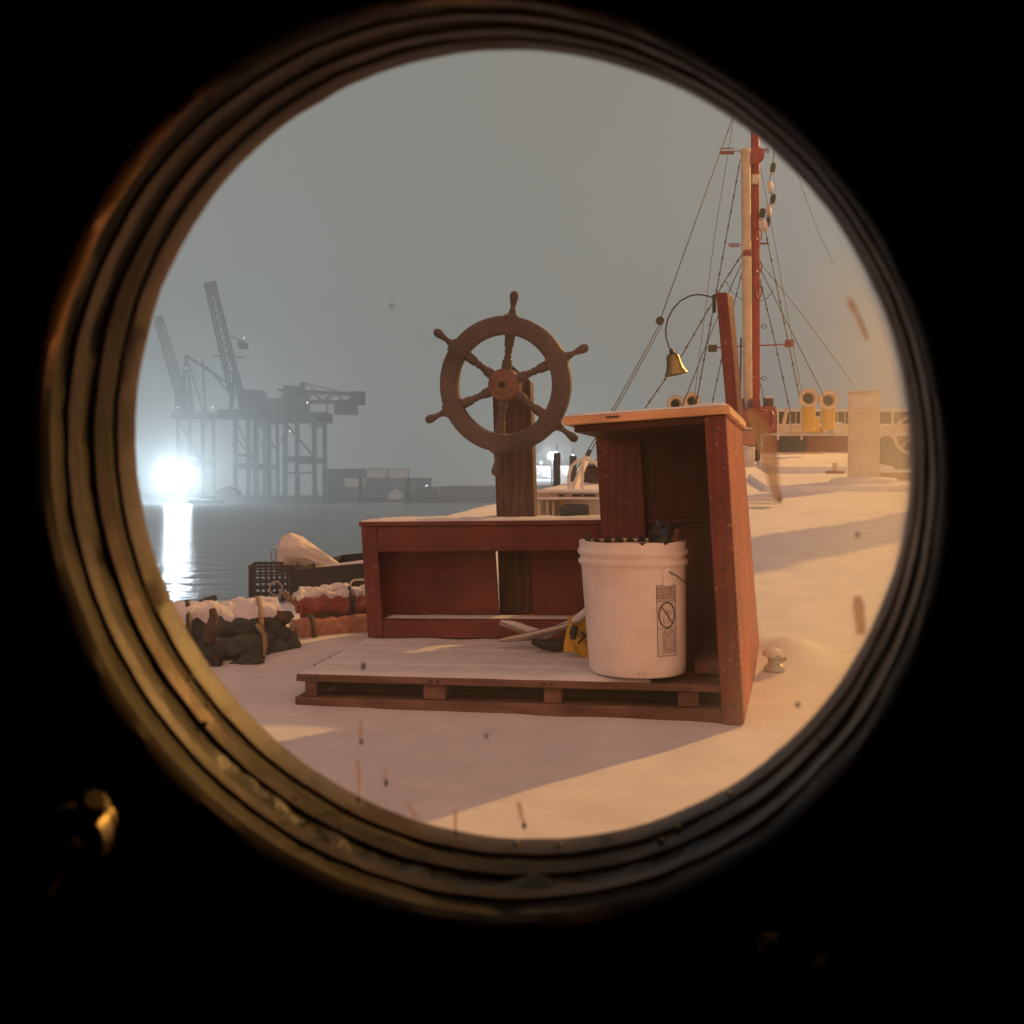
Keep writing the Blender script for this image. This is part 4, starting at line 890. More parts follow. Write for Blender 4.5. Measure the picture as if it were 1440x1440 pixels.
for (u0, u1, v) in ((1012, 1032, 209), (1012, 1032, 215), (1070, 1080, 210), (1068, 1082, 214), (1024, 1040, 343), (1068, 1082, 342), (1026, 1040, 347)):
    q = MB(); q.beam(P(u0, v, YM), P(u1, v-0.5, YM), 0.012 if v != 215 else 0.035); q.build('yardarm', M['ship_red'], ma)
q = MB(); q.beam(P(1012, 213, YM), P(1082, 211, YM), 0.010); q.build('yardarm', M['ship_red'], ma)
q = MB(); q.beam(P(1024, 345, YM), P(1082, 343, YM), 0.010); q.build('yardarm', M['ship_red'], ma)
c0 = P(1061, 252, YM-0.1); q = MB(); q.box(c0.x-0.045, c0.x+0.045, c0.y-0.04, c0.y+0.02, c0.z-0.07, c0.z+0.06); q.build('masthead_lamp', M['white_paint'], ma, bevel=0.015)
for v in (459, 532):
    q = MB(); q.tube([P(1068, v+1, YM), P(1072, v, YM)], 0.006, 6); q.tube([P(1075+3*math.cos(t), v+3*math.sin(t), YM) for t in [2*math.pi*k/14 for k in range(14)]], 0.005, 6, close=True); q.build('eye_bolt', M['iron'], ma)
for v in (410, 330, 375):
    q = MB(); q.tube([P(1067+4*math.cos(t), v+9*math.sin(t), YM-0.08) for t in [2*math.pi*k/16 for k in range(16)]], 0.009, 6, close=True); q.build('rope_loop', M['mast_red'], ma)
def wire(pts, r=0.006, m='wire', knobs=0, name='stay', parent=None):
    q = MB(); ps = [P(*p) for p in pts]; q.tube(ps, r, 6)
    if knobs:
        for a, b2 in zip(ps, ps[1:]):
            L_ = (b2-a).length; nk = max(1, int(L_/0.28))
            for k in range(nk):
                c_ = a.lerp(b2, (k+0.5)/nk); dd = (b2-a).normalized(); q.lathe([(-0.02, r), (-0.012, r*2.0), (0.012, r*2.0), (0.02, r)], c_, dd, 6)
    return q.build(name, M[m], parent or ma, smooth=True)
wire([(1036, 150, 14), (928, 451, 11.5)], 0.006, 'wire')
wire([(928, 456, 11.5), (866, 568, 10.2), (806, 668, 9.3)], 0.005, 'wire'); wire([(932, 456, 11.5), (870, 568, 10.25), (811, 668, 9.3)], 0.005, 'wire')
q = MB(); c0 = P(928, 451, 11.45); q.lathe([(-0.03, 0.02), (-0.025, 0.045), (0.025, 0.045), (0.03, 0.02)], c0, (0, 1, 0), 16); q.build('pulley_block', M['dark_tarp'], ma, smooth=True)
wire([(1033, 160, 14), (1005, 330, 13.2), (975, 572, 12)], 0.0045, 'wire_pale'); wire([(1041, 225, 14), (1022, 330, 13.3), (978, 572, 11.8)], 0.007, 'wire', 1)
wire([(1043, 358, 14), (1020, 394, 13.4), (960, 498, 12.2), (908, 573, 11)], 0.0075, 'wire', 1)
wire([(1042, 372, 14), (1003, 460, 13), (958, 575, 12)], 0.006, 'wire'); wire([(1044, 380, 14), (1022, 470, 13.2), (1000, 575, 12.4)], 0.006, 'wire', 1)
wire([(1020, 394, 13.4), (1030, 412, 13.5), (1043, 421, 13.9)], 0.004, 'wire'); wire([(1068, 424, 14), (1078, 420, 13.9), (1088, 408, 13.8)], 0.005, 'wire')
wire([(1068, 368, 14), (1130, 445, 13.5), (1176, 507, 13), (1200, 542, 12.8)], 0.005, 'wire_pale'); wire([(1068, 376, 14), (1100, 440, 13.6), (1160, 560, 13)], 0.006, 'wire')
wire([(1068, 390, 14), (1090, 482, 13.6), (1112, 582, 13.2)], 0.0065, 'wire', 1); wire([(1076, 322, 14), (1100, 440, 13.7), (1124, 556, 13.2)], 0.007, 'wire', 1)
wire([(1070, 236, 14), (1090, 345, 13.7), (1129, 562, 13)], 0.0045, 'wire_pale'); wire([(1112, 220, 14), (1148, 320, 13.4), (1172, 372, 13)], 0.003, 'wire_pale')
wire([(1066, 530, 14), (1072, 548, 13.9), (1074, 572, 13.8)], 0.005, 'wire')
# cream boom stowed upright beside the mast
bm_base = P(1050, 600, YM-0.25); bo2 = thing('cargo_boom', 'cream painted boom stowed upright left of the red mast', 'boom', tuple(bm_base))
q = MB(); q.tube([P(1052, 600, YM-0.2), P(1050, 400, YM-0.2), P(1048.5, 214, YM-0.2)], [0.060, 0.066, 0.062], 18); q.build('spar', M['cream'], bo2, smooth=True)
q = MB(); q.lathe([(-0.04, 0.068), (0.04, 0.068)], P(1050, 357, YM-0.2), (0, 0, 1), 18); q.build('collar', M['ship_red'], bo2, smooth=True)
q = MB(); q.tube([P(1042, 475, YM-0.26), P(1041, 560, YM-0.26), P(1042, 585, YM-0.26)], 0.012, 6); q.build('halyard', M['wire'], bo2)
q = MB(); q.lathe([(-0.02, 0.07), (0.03, 0.07), (0.05, 0.04)], P(1048.5, 214, YM-0.2), (0, 0, 1), 16); q.build('cap', M['cream'], bo2, smooth=True)
# string of floats
fs = thing('float_string', 'hanging string of pale and dark floats right of the masthead', 'floats', tuple(P(1086, 240, YM)))
pts = [(1089, 196), (1088, 222), (1086, 240), (1082, 252), (1084, 265), (1087, 280), (1080, 292), (1079, 303), (1073, 305), (1074, 318), (1077, 322)]
q = MB(); q.tube([P(u, v, YM-0.1) for u, v in pts], 0.006, 6); q.build('line', M['wire'], fs, smooth=True)
for k, (u, v, w) in enumerate(((1087, 236, 4), (1083, 262, 4), (1087, 280, 4), (1081, 296, 4), (1072, 300, 4.5), (1075, 316, 5), (1080, 312, 3.5))):
    q = MB(); q.lathe([(-7*sm, 1.5*sm), (-6*sm, w*sm*0.8), (0, w*sm), (6*sm, w*sm*0.8), (7*sm, 1.5*sm)], P(u, v, YM-0.1), (0.15*(-1)**k, 0, 1), 12); q.build('float', M['dark_green'] if k % 2 == 0 else M['tarp_white'], fs, smooth=True)
    q = MB(); q.lathe([(-9*sm, w*sm*0.7), (-7.2*sm, w*sm*0.75)], P(u, v, YM-0.1), (0.15*(-1)**k, 0, 1), 12); q.build('float_end', M['white_paint'], fs, smooth=True)
# mast foot machinery
mf = thing('mast_winch', 'dark red winch gear around the foot of the mast', 'winch', (base.x, base.y-0.4, base.z))
def pbox(q, u0, u1, v0, v1, y, d): a, b2 = P(u0, v1, y), P(u1, v0, y); q.box(a.x, b2.x, y, y+d, a.z, b2.z)
for i_, (u0, u1, v0, v1, yy_, dd, mt) in enumerate(((1036, 1048, 560, 585, 13.4, 0.3, 'dark_tarp'), (1056, 1070, 560, 646, 13.45, 0.25, 'ship_red'), (1040, 1078, 575, 600, 13.3, 0.4, 'ship_red'), (1062, 1070, 596, 648, 13.2, 0.12, 'dark'))):
    q = MB(); pbox(q, u0, u1, v0, v1, yy_, dd); q.build('housing', M[mt], mf, bevel=0.02)
q = MB(); q.lathe([(-0.22, 0.09), (-0.2, 0.11), (-0.18, 0.07), (0.18, 0.07), (0.2, 0.11), (0.22, 0.09)], P(1062, 588, 13.15), (1, 0, 0), 20); q.build('drum', M['ship_red'], mf, smooth=True)
ob = thing('orange_locker', 'orange box with a snowy lid hung beside the mast foot', 'locker', tuple(P(1055, 625, 12.8)))
q = MB(); pbox(q, 1045, 1063, 604, 626, 12.8, 0.25); q.build('box', M['orange_vinyl'], ob, bevel=0.02)
q = MB(); pbox(q, 1044, 1064, 601, 603.5, 12.78, 0.28); q.build('snow_cap', M['snow_fine'], ob, bevel=0.01)
wb_ = thing('white_bitt', 'stubby white bitt on the snow beside the mast foot', 'bitt', tuple(P(1055, 650, 12.9)))
q = MB(); q.lathe([(-0.1, 7*sm), (14*sm, 6.5*sm), (15*sm, 8*sm), (18*sm, 7*sm)], P(1054, 648, 12.9), (0, 0, 1), 20); q.build('drum', M['white_paint'], wb_, smooth=True)

# cowl ventilators
def cowl(u, v, r, y, vb, label, post='yellow', r2=None):
    s_ = y/1440; c0 = P(u, v, y); root = thing('cowl_ventilator', label, 'ventilator', (c0.x, c0.y, P(u, vb, y).z), 'cowl ventilators on the foredeck')
    q = MB(); q.lathe([(0.0, r*s_), (0.03, r*s_*1.0), (-0.01, r*s_*0.98), (-0.10, r*s_*0.85), (-0.20, r*s_*0.6), (-0.26, r*s_*0.3)], c0, (0, -1, 0.05), 28, cap=False)
    q.lathe([(0.028, r*s_*0.97), (0.03, r*s_*0.62), (-0.04, r*s_*0.52)], c0, (0, -1, 0.05), 28, cap=False); q.build('hood', M['cream'], root, smooth=True)
    q = MB(); q.lathe([(-0.05, r*s_*0.56), (-0.06, r*s_*0.3)], c0, (0, -1, 0.05), 24); q.build('throat', M['dark'], root)
    q = MB(); q.tube([P(u, vb, y+0.12), P(u, v+r*0.75, y+0.12)], r*s_*0.68, 24); q.build('pipe', M[post], root, smooth=True)
cowl(1137, 560, 14, 15.0, 606, 'yellow cowl ventilator nearest the mast stays, right of the mast')
cowl(1165, 563, 14, 15.4, 604, 'yellow cowl ventilator between its twin and the cream pillar')
cowl(973, 564, 12, 12.5, 610, 'cream cowl ventilator peeping over the cabinet top, nearer the bell post', 'cream')
cowl(950, 568, 12, 12.8, 610, 'cream cowl ventilator mostly hidden behind the cabinet top, below the bell', 'cream')
# bow bulwark, rail and gear
fo = thing('bow_bulwark', 'red bulwark across the bow with snow on its ledge', 'bulwark', tuple(P(1140, 640, 16.6)))
q = MB(); pbox(q, 1078, 1330, 613, 646, 16.6, 0.25); q.build('wall', M['ship_red'], fo, bevel=0.02)
q = MB(); pbox(q, 1076, 1332, 609.5, 612.7, 16.45, 0.55); q.build('ledge', M['snow'], fo, bevel=0.01)
q = MB(); pbox(q, 1094, 1135, 616, 634, 16.55, 0.04); q.build('dark_panel', M['dark_green'], fo, bevel=0.01)
fd = thing('bow_deckhouse', 'dark red low house behind the bow rail beside the mast', 'deckhouse', tuple(P(1120, 610, 17.5)))
q = MB(); pbox(q, 1066, 1092, 571, 612, 17.4, 0.8); q.build('wall', M['ship_red'], fd, bevel=0.02)
q = MB(); pbox(q, 1093, 1300, 579, 612, 17.9, 0.8); q.build('wall', M['dark_tarp'], fd, bevel=0.02)
q = MB(); pbox(q, 1092, 1302, 576.5, 578.7, 17.85, 0.9); q.build('roof', M['snow_fine'], fd)
q = MB(); pbox(q, 1093, 1300, 596, 609, 17.5, 0.35); q.build('bench', M['cream'], fd, bevel=0.01)
rl = thing('bow_rail', 'white painted pipe rail in front of the bow bulwark', 'railing', tuple(P(1110, 616, 16.35)))
for u in (1094, 1127, 1210, 1255):
    q = MB(); q.tube([P(u, 619, 16.35), P(u, 574, 16.35)], 0.018, 8); q.build('stanchion', M['white_paint'], rl, smooth=True)
for v, r_ in ((576, 0.008), (598, 0.012), (608, 0.008)):
    q = MB(); q.tube([P(1094, v, 16.35), P(1300, v-1, 16.35)], r_, 6); q.build('rail', M['white_paint'], rl, smooth=True)
q = MB(); q.tube([P(1102, 596, 16.3), P(1107, 574, 16.3)], 0.03, 8); q.build('brace', M['cream'], rl, smooth=True)
for k, (u, m_) in enumerate(((1104, 'cream'), (1118, 'cream'), (1137, 'yellow'), (1150, 'yellow'))):
    y_ = 16.1; s_ = y_/1440; c0 = P(u, 646, y_)
    root = thing('chock', ('small %s chock on the snow below the bow bulwark, number %s from the mast' % ('cream' if k < 2 else 'yellow', ('one', 'two', 'three', 'four')[k])), 'chock', tuple(c0), 'chocks below the bow bulwark')
    q = MB(); q.box(c0.x-6*s_, c0.x+6*s_, c0.y, c0.y+0.12, c0.z-0.03, c0.z+3*s_); q.box(c0.x-6*s_, c0.x-3.5*s_, c0.y, c0.y+0.12, c0.z+3.01*s_, c0.z+8*s_); q.box(c0.x+3.5*s_, c0.x+6*s_, c0.y, c0.y+0.12, c0.z+3.01*s_, c0.z+8*s_); q.build('frame', M[m_], root)
    q = MB(); q.box(c0.x-6*s_, c0.x+6*s_, c0.y-0.01, c0.y+0.13, c0.z+8.05*s_, c0.z+9.6*s_); q.build('top_bar', M[m_], root)

# ------------------------------------------------------------------ things seen between the post and the cabinet
sk = thing('skylight', 'snow covered slatted skylight on the deck seen between the wheel post and the cabinet', 'skylight', tuple(P(800, 734, 7.2)))
q = MB(); pbox(q, 752, 880, 699, 703, 7.15, 0.6); q.build('upper_shelf', M['white_paint'], sk, bevel=0.01)
q = MB(); pbox(q, 752, 880, 688, 693, 7.2, 0.75); q.build('lid', M['snow_fine'], sk, bevel=0.015)
q = MB(); pbox(q, 752, 880, 693.3, 698.7, 7.25, 0.5); q.build('body', M['cream'], sk)
q = MB(); pbox(q, 752, 880, 703.3, 736, 7.4, 0.4); q.build('lower_body', M['tarp_white'], sk)
for u0, u1 in ((786, 793), (805, 817), (821, 837)):
    q = MB(); pbox(q, u0, u1, 695.5, 698, 7.23, 0.015); q.build('slot', M['dark'], sk)
for u in (756, 768, 776, 788):
    q = MB(); pbox(q, u, u+4, 704, 735, 7.3, 0.06); q.build('stud', M['yellow'] if u == 788 else M['cream'], sk)
q = MB(); c0 = P(808, 718, 7.12); NB_ = 24
q.lathe([(-0.108, 0.016), (-0.1, 0.036), (-0.06, 0.045), (0.06, 0.046), (0.095, 0.04), (0.10, 0.016)], c0, (1, 0.1, 0), 20)
tag(q.build('fender', M['dark_green'], loc=tuple(c0), smooth=True), 'fat dark fender lying in front of the slatted skylight', 'fender')
dv_ = thing('boat_davit', 'white curved pipe hoops with a slanted arm behind the skylight', 'davit', tuple(P(815, 690, 10.2)))
q = MB(); q.tube([P(u, v, 8.6) for u, v in ((800, 705), (800, 668), (804, 655), (812, 648), (824, 646), (836, 650), (845, 660), (850, 676), (852, 705))], 0.014, 8); q.build('hoop', M['white_paint'], dv_, smooth=True)
q = MB(); q.tube([P(u, v, 8.6) for u, v in ((819, 705), (819, 662), (821, 647))], 0.013, 8); q.build('hoop', M['white_paint'], dv_, smooth=True)
q = MB(); q.beam(P(803, 700, 9.0), P(826, 640, 9.4), 0.035, 0.07); q.build('arm', M['tarp_white'], dv_, bevel=0.006)
q = MB(); q.lathe([(-0.03, 0.02), (0.03, 0.02)], P(828, 637, 9.35), (0.5, 0, 1), 10); q.build('shackle', M['iron'], dv_, smooth=True)
crumple('covered_boat', 'brown canvas heap with snow in its folds behind the white hoops', 'canvas heap', M['dark_tarp'], P(846, 675, 10.6), 0.22, 0.3, 0.20, 4.4, 0.4, 2.2, 30, 20, smooth=True)
crumple('snow_drift', 'snow lying over the folds of the brown canvas heap', 'snow drift', M['snow_fine'], P(850, 652, 10.5), 0.16, 0.22, 0.035, 6.4, 0.3, 3, 30, 14, smooth=True)
for k, (v, w) in enumerate(((664, 0.16), (674, 0.19))):
    pass
# mooring piles with lamps
M['lamp_glow'] = emit('lamp_glow', (0.85, 0.93, 1.0), 14)
M['lamp_dim'] = emit('lamp_dim', (0.85, 0.93, 1.0), 5)
for (u, vt, lab) in ((783, 637, 'dark mooring pile with a lamp on top, left one beyond the skylight'), (806, 641, 'dark mooring pile with a lamp on top, right one behind the white hoops')):
    y_ = 42; s_ = y_/1440; c0 = P(u, vt, y_); root = thing('mooring_pile', lab, 'mooring pile', (c0.x, y_, WATER_Z), 'mooring piles beyond the deck')
    q = MB(); q.tube([Vector((c0.x, y_, WATER_Z-1)), c0], 5*s_, 16); q.build('pile', M['pile'], root, smooth=True)
    q = MB(); q.tube([c0, c0+Vector((0, 0, 12*s_))], 0.02, 6); q.build('rod', M['grey_metal'], root)
    q = MB(); q.lathe([(0.0, 0.02), (0.02, 1.1*s_), (1.6*s_, 1.1*s_), (2*s_, 0.02)], c0, (0, 0, 1), 12); q.build('lamp', M['lamp_dim'], root, smooth=True)

# ------------------------------------------------------------------ far shore objects
def crane(name, label, uc, y, v_base, gauge_px, v_girder, v_portal, g_u, boom, house_px, cab_px=None, apex=None, extra=()):
    s = y/1440; z0 = -0.5
    cx = P(uc, 700, y).x; root = thing(name, label, 'crane', (cx, y, z0), 'container cranes on the far quay')
    gz = P(uc, v_girder, y).z; pz = P(uc, v_portal, y).z; g = gauge_px*s/2
    for dx in (-g, g):
        for dy in (0, 13):
            q = MB(); q.beam((cx+dx, y+dy, z0), (cx+dx*0.96, y+dy, gz), 0.95, 0.95); q.build('leg', M['crane'], root)
    q = MB()
    for dy in (0, 13): q.beam((cx-g, y+dy, pz), (cx+g, y+dy, pz), 0.8, 1.5)
    q.build('portal_beam', M['crane'], root)
    q = MB(); q.beam((cx+g, y, gz), (cx+g, y+13, gz), 1.0, 1.2); q.beam((cx-g, y, gz), (cx-g, y+13, gz), 1.0, 1.2); q.build('cross_beam', M['crane'], root)
    q = MB(); q.beam((cx-g, y, gz-1), (cx+g*0.9, y, pz+0.8), 0.45); q.build('brace', M['crane'], root)
    q = MB(); a, b2 = P(g_u[0], v_girder-2, y), P(g_u[1], v_girder-2, y)
    for yy_ in (y+4, y+9): q.beam((a.x, yy_, gz+0.5), (b2.x, yy_, gz+0.5), 0.9, 2.2)
    q.build('girder', M['crane'], root)
    (u0, v0, u1, v1) = boom; q = MB(); a, b2 = P(u0, v0, y+6), P(u1, v1, y+6); d_ = (b2-a).normalized(); pn = d_.cross(Vector((0, 1, 0))).normalized(); w_ = 1.3
    for oy in (-1.6, 1.6):
        for sgn in (-1, 1): q.beam(a+pn*w_*sgn+Vector((0, oy, 0)), b2+pn*w_*0.7*sgn+Vector((0, oy, 0)), 0.55)
    L_ = (b2-a).length; nn_ = int(L_/2.6)
    for k in range(nn_):
        p_, r_ = a.lerp(b2, k/nn_), a.lerp(b2, (k+1)/nn_); sg = 1 if k % 2 else -1
        for oy in (-1.6, 1.6): q.beam(p_+pn*w_*sg*0.9+Vector((0, oy, 0)), r_-pn*w_*sg*0.9+Vector((0, oy, 0)), 0.32)
    q.beam(b2-pn*1.6, b2+pn*1.6, 0.7, 3.6); q.build('boom', M['crane'], root)
    for (hu0, hu1, hv0, hv1) in house_px:
        q = MB(); pbox(q, hu0, hu1, hv0, hv1, y+3, 7); q.build('machinery_house', M['crane_house'], root)
    if cab_px:
        q = MB(); pbox(q, *cab_px, y+4, 4); q.build('operator_cab', M['crane_house'], root)
    if apex:
        q = MB(); q.beam(P(apex[0], apex[1], y+6), P(apex[0]-6, v_girder, y+6), 0.8); q.beam(P(apex[0], apex[1], y+6), P(apex[0]+10, v_girder, y+6), 0.8); q.build('apex_frame', M['crane'], root)
    for (a0, a1, a2, a3, w_) in extra:
        q = MB(); q.beam(P(a0, a1, y+6), P(a2, a3, y+6), w_); q.build('stay', M['crane'], root)
    return root
crane('container_crane', 'dark container crane with its boom lying level to the right, nearest the containers', 422, 236, 700, 42, 588, 646, (374, 458), (392, 557, 503, 560), ((398, 417, 542, 586), (417, 428, 555, 580)), (470, 500, 566, 582), (425, 538), ((425, 538, 498, 556, 0.25), (425, 538, 455, 556, 0.25), (445, 590, 460, 588, 0.8)))
crane('container_crane', 'hazy container crane with its boom raised steeply behind the first crane', 346, 262, 700, 30, 583, 655, (300, 398), (334, 560, 297, 406), ((338, 366, 548, 580),), (334, 343, 480, 488), (330, 520), ((330, 545, 262, 500, 0.5), (330, 560, 290, 515, 0.4), (300, 500, 345, 503, 0.35)))
crane('container_crane', 'faint container crane with raised boom at the left rim above the floodlight', 268, 350, 700, 36, 585, 650, (236, 330), (262, 580, 224, 452), ((246, 262, 545, 582),), None, (262, 500), ((262, 500, 288, 585, 0.5), (285, 505, 290, 600, 0.7)))
crane('container_crane', 'small distant container crane between the raised boom and the level boom', 368, 330, 700, 20, 592, 655, (352, 392), (368, 590, 395, 590), ((372, 392, 560, 590),), None, None, ())
# containers
CT = {'w': (0.85, 0.88, 0.88), 'g': (0.10, 0.13, 0.13), 'b': (0.12, 0.16, 0.2), 'd': (0.06, 0.07, 0.07), 't': (0.2, 0.25, 0.26), 'r': (0.12, 0.09, 0.09)}
for k_, c_ in CT.items():
    mm = mat('container_'+k_, c_, 0.6); nt = mm.node_tree; w = nt.nodes.new('ShaderNodeTexWave'); w.inputs['Scale'].default_value = 1.2; bpn = nt.nodes.new('ShaderNodeBump'); bpn.inputs['Distance'].default_value = 0.1
    tcn = nt.nodes.new('ShaderNodeTexCoord'); nt.links.new(tcn.outputs['Object'], w.inputs['Vector']); nt.links.new(w.outputs['Fac'], bpn.inputs['Height']); nt.links.new(bpn.outputs[0], nt.nodes['Principled BSDF'].inputs['Normal']); M['ct_'+k_] = mm
cname = {'w': 'white', 'g': 'dark green', 'b': 'dark blue', 'd': 'nearly black', 't': 'pale teal', 'r': 'brownish'}
colname = ('leftmost', 'second from left', 'middle', 'fourth from left', 'rightmost')
stacks = (('d', 'd', 'g'), ('b', 'w', 'd'), ('g', 'b', 'w'), ('g', 't', 'w'), ('t', 'b'))
yC = 290; sC = yC/1440; cu = 466
for i, st in enumerate(stacks):
    x = P(cu+i*31, 0, yC).x; z = -0.54
    for j, k_ in enumerate(st):
        lv = ('bottom', 'second', 'top')[j]
        root = thing('shipping_container', '%s shipping container, %s layer of the %s stack across the water' % (cname[k_], lv, colname[i]), 'container', (x, yC, z), 'containers stacked on the far quay')
        q = MB(); q.box(x-3.03, x+3.03, yC, yC+2.44, z+0.02, z+2.58); q.build('body', M['ct_'+k_], root)
        q = MB()
        for dx in (-3.06, 2.92): q.box(x+dx, x+dx+0.14, yC-0.06, yC-0.005, z+0.0, z+2.59)
        q.box(x-2.9, x+2.9, yC-0.05, yC-0.006, z+2.45, z+2.59); q.build('frame', M['ct_d'], root)
        z += 2.6
# thin dark mooring posts in front of the containers
for u, lab in ((507, 'thin dark pile standing in the water before the white container'), (573, 'thin dark pile before the right end of the containers'), (419, 'thin dark pile under the level crane boom')):
    c0 = P(u, 672, 215); q = MB(); q.tube([(c0.x, 215, WATER_Z-1), (c0.x, 215, c0.z)], 0.4, 10); tag(q.build('harbour_pile', M['pile'], loc=(c0.x, 215, WATER_Z), smooth=True), lab, 'pile', 'thin piles across the water')
# white marker lights on the breakwater
for u, v0, v1, lab, m_ in ((600, 682, 694, 'bright white marker on the breakwater left of the post', 'lamp_dim'), (618, 682, 690, 'faint white marker on the breakwater right of the bright one', 'white_paint')):
    q = MB(); pbox(q, u-0.8, u+0.8, v0, v1, 255.5, 0.3); tag(q.build('marker_board', M[m_], loc=tuple(P(u, v1, 255.5))), lab, 'marker')
# small work boat with lit wheelhouse, under the floodlight
wbt = thing('work_boat', 'small work boat with a lit cabin moored under the floodlight', 'boat', tuple(P(290, 709, 216)))
q = MB(); s_ = 216/1440; c0 = P(290, 709, 216); q.hexa([(c0.x-22*s_, 215, WATER_Z-0.2), (c0.x+20*s_, 215, WATER_Z-0.2), (c0.x+20*s_, 219, WATER_Z-0.2), (c0.x-22*s_, 219, WATER_Z-0.2), (c0.x-24*s_, 214.5, WATER_Z+0.9), (c0.x+24*s_, 214.5, WATER_Z+0.9), (c0.x+22*s_, 219.5, WATER_Z+0.9), (c0.x-24*s_, 219.5, WATER_Z+0.9)]); q.build('hull', M['crane'], wbt)
q = MB(); pbox(q, 279, 300, 698, 702.5, 216, 2.5); q.build('cabin', M['crane_house'], wbt)
q = MB(); pbox(q, 278, 297, 702.6, 706, 215.8, 2.0); q.build('lit_window', M['lamp_dim'], wbt)
# floodlight mast: bank of lamps
YF = 226; fc = P(250, 671, YF)
fl_ = thing('floodlight_mast', 'blazing white floodlight bank on the far quay at the left rim', 'floodlight', (fc.x, YF, -0.5))
q = MB(); q.beam((fc.x, YF+0.6, -0.5), (fc.x, YF+0.6, fc.z+2), 0.5); q.build('pole', M['crane'], fl_)
M['flood'] = emit('floodlight_lens', (0.80, 0.92, 1.0), 130)
for i in range(3):
    for j in range(2):
        c0 = fc+Vector(((i-1)*1.9, 0, (j-0.5)*1.9)); q = MB(); q.lathe([(0, 0.8), (0.12, 0.85), (0.2, 0.7)], c0, (0.25, -1, -0.02), 16); q.build('lamp', M['flood'], fl_, smooth=True)
        q = MB(); q.lathe([(-0.5, 0.4), (-0.02, 0.95)], c0, (0.25, -1, -0.02), 16); q.build('lamp_housing', M['crane'], fl_, smooth=True)
pl = bpy.data.lights.new('floodlight_beam', 'POINT'); po = bpy.data.objects.new('floodlight_beam', pl); C.objects.link(po); po.parent = fl_
po.location = Vector((fc.x-0.0, YF-3.0, fc.z))-Vector(fl_.location); pl.energy = 43000; pl.color = (0.68, 0.87, 1.0); pl.shadow_soft_size = 1.3
# lit terminal building between post and cabinet, far
tb = thing('terminal_building', 'glaring blue-white lit terminal building far behind the mooring piles', 'building', tuple(P(775, 682, 290)))
q = MB(); pbox(q, 740, 850, 655, 682, 290, 20); q.build('wall', M['white_paint'], tb)
M['pane_lit'] = emit('lit_pane', (0.72, 0.86, 1.0), 3.0)
for (u0, u1, v0, v1) in ((755, 760, 664, 668), (762, 770, 660, 670), (771, 777, 664, 672), (753, 779, 674, 677), (759, 763, 648, 653), (793, 799, 660, 668)):
    q = MB(); pbox(q, u0, u1, v0, v1, 289.8, 0.15); q.build('window', M['pane_lit'], tb)
q = MB(); c0 = P(776, 641, 288); q.lathe([(-0.7, 0.2), (-0.5, 1.1), (0.5, 1.1), (0.7, 0.2)], c0, (0, -1, 0), 16); q.build('roof_lamp', emit('roof_lamp', (0.85, 0.93, 1), 60), tb)
q = MB(); q.tube([c0+Vector((0, 0.5, 0)), P(776, 682, 288.5)], 0.25, 6); q.build('lamp_pole', M['crane'], tb)
pl2 = bpy.data.lights.new('roof_lamp_beam', 'POINT'); po2 = bpy.data.objects.new('roof_lamp_beam', pl2); C.objects.link(po2); po2.parent = tb; po2.location = c0-Vector((0, 3, 0))-Vector(tb.location); pl2.energy = 8000; pl2.color = (0.8, 0.92, 1); pl2.shadow_soft_size = 1.5

# quay lamp post that carries the deck light, off to starboard
lp = thing('quay_lamp_post', 'tall steel quay lamp post with a yellow sodium lamp to starboard', 'lamp post', (KEY_POS.x, KEY_POS.y, WATER_Z))
q = MB(); q.tube([Vector((KEY_POS.x+0.8, KEY_POS.y+0.9, WATER_Z)), Vector((KEY_POS.x+0.8, KEY_POS.y+0.9, KEY_POS.z+0.3))], [0.3, 0.12], 16); q.build('pole', M['grey_metal'], lp, smooth=True)
q = MB(); q.beam(Vector((KEY_POS.x+0.8, KEY_POS.y+0.9, KEY_POS.z+0.3)), KEY_POS+Vector((0.35, 0.4, 0.2)), 0.12); q.build('arm', M['grey_metal'], lp)

# ------------------------------------------------------------------ small things
def screw(parent, fr, x, y, z, d=(0, -1, 0)):
    q = MB(fr); q.lathe([(0, 0.0042), (0.0012, 0.0038), (0.0018, 0.001)], (x, y, z), d, 10); q.build('screw', M['iron'], parent)
for x, z in ((0.026, 0.03), (0.026, 0.345), (0.075, 0.335), (0.30, 0.34), (0.55, 0.335), (0.80, 0.34), (0.075, 0.03), (0.40, 0.028), (0.62, 0.03)): screw(lb, FB, x, -0.001 if x < 0.05 else 0.001, z)
for z in (0.05, 0.22, 0.40, 0.58, 0.76): screw(cab, FC, -0.028, -0.0195, z)
for z in (0.2, 0.45, 0.7): screw(cab, FC, -0.445, 0.559, z); screw(cab, FC, -0.34, 0.559, z)
for k, x in enumerate((0.05, 0.39, 0.70, 1.06)):
    for dx in (-0.008, 0.012): screw(pal, FP, x+dx, -0.001, 0.087)
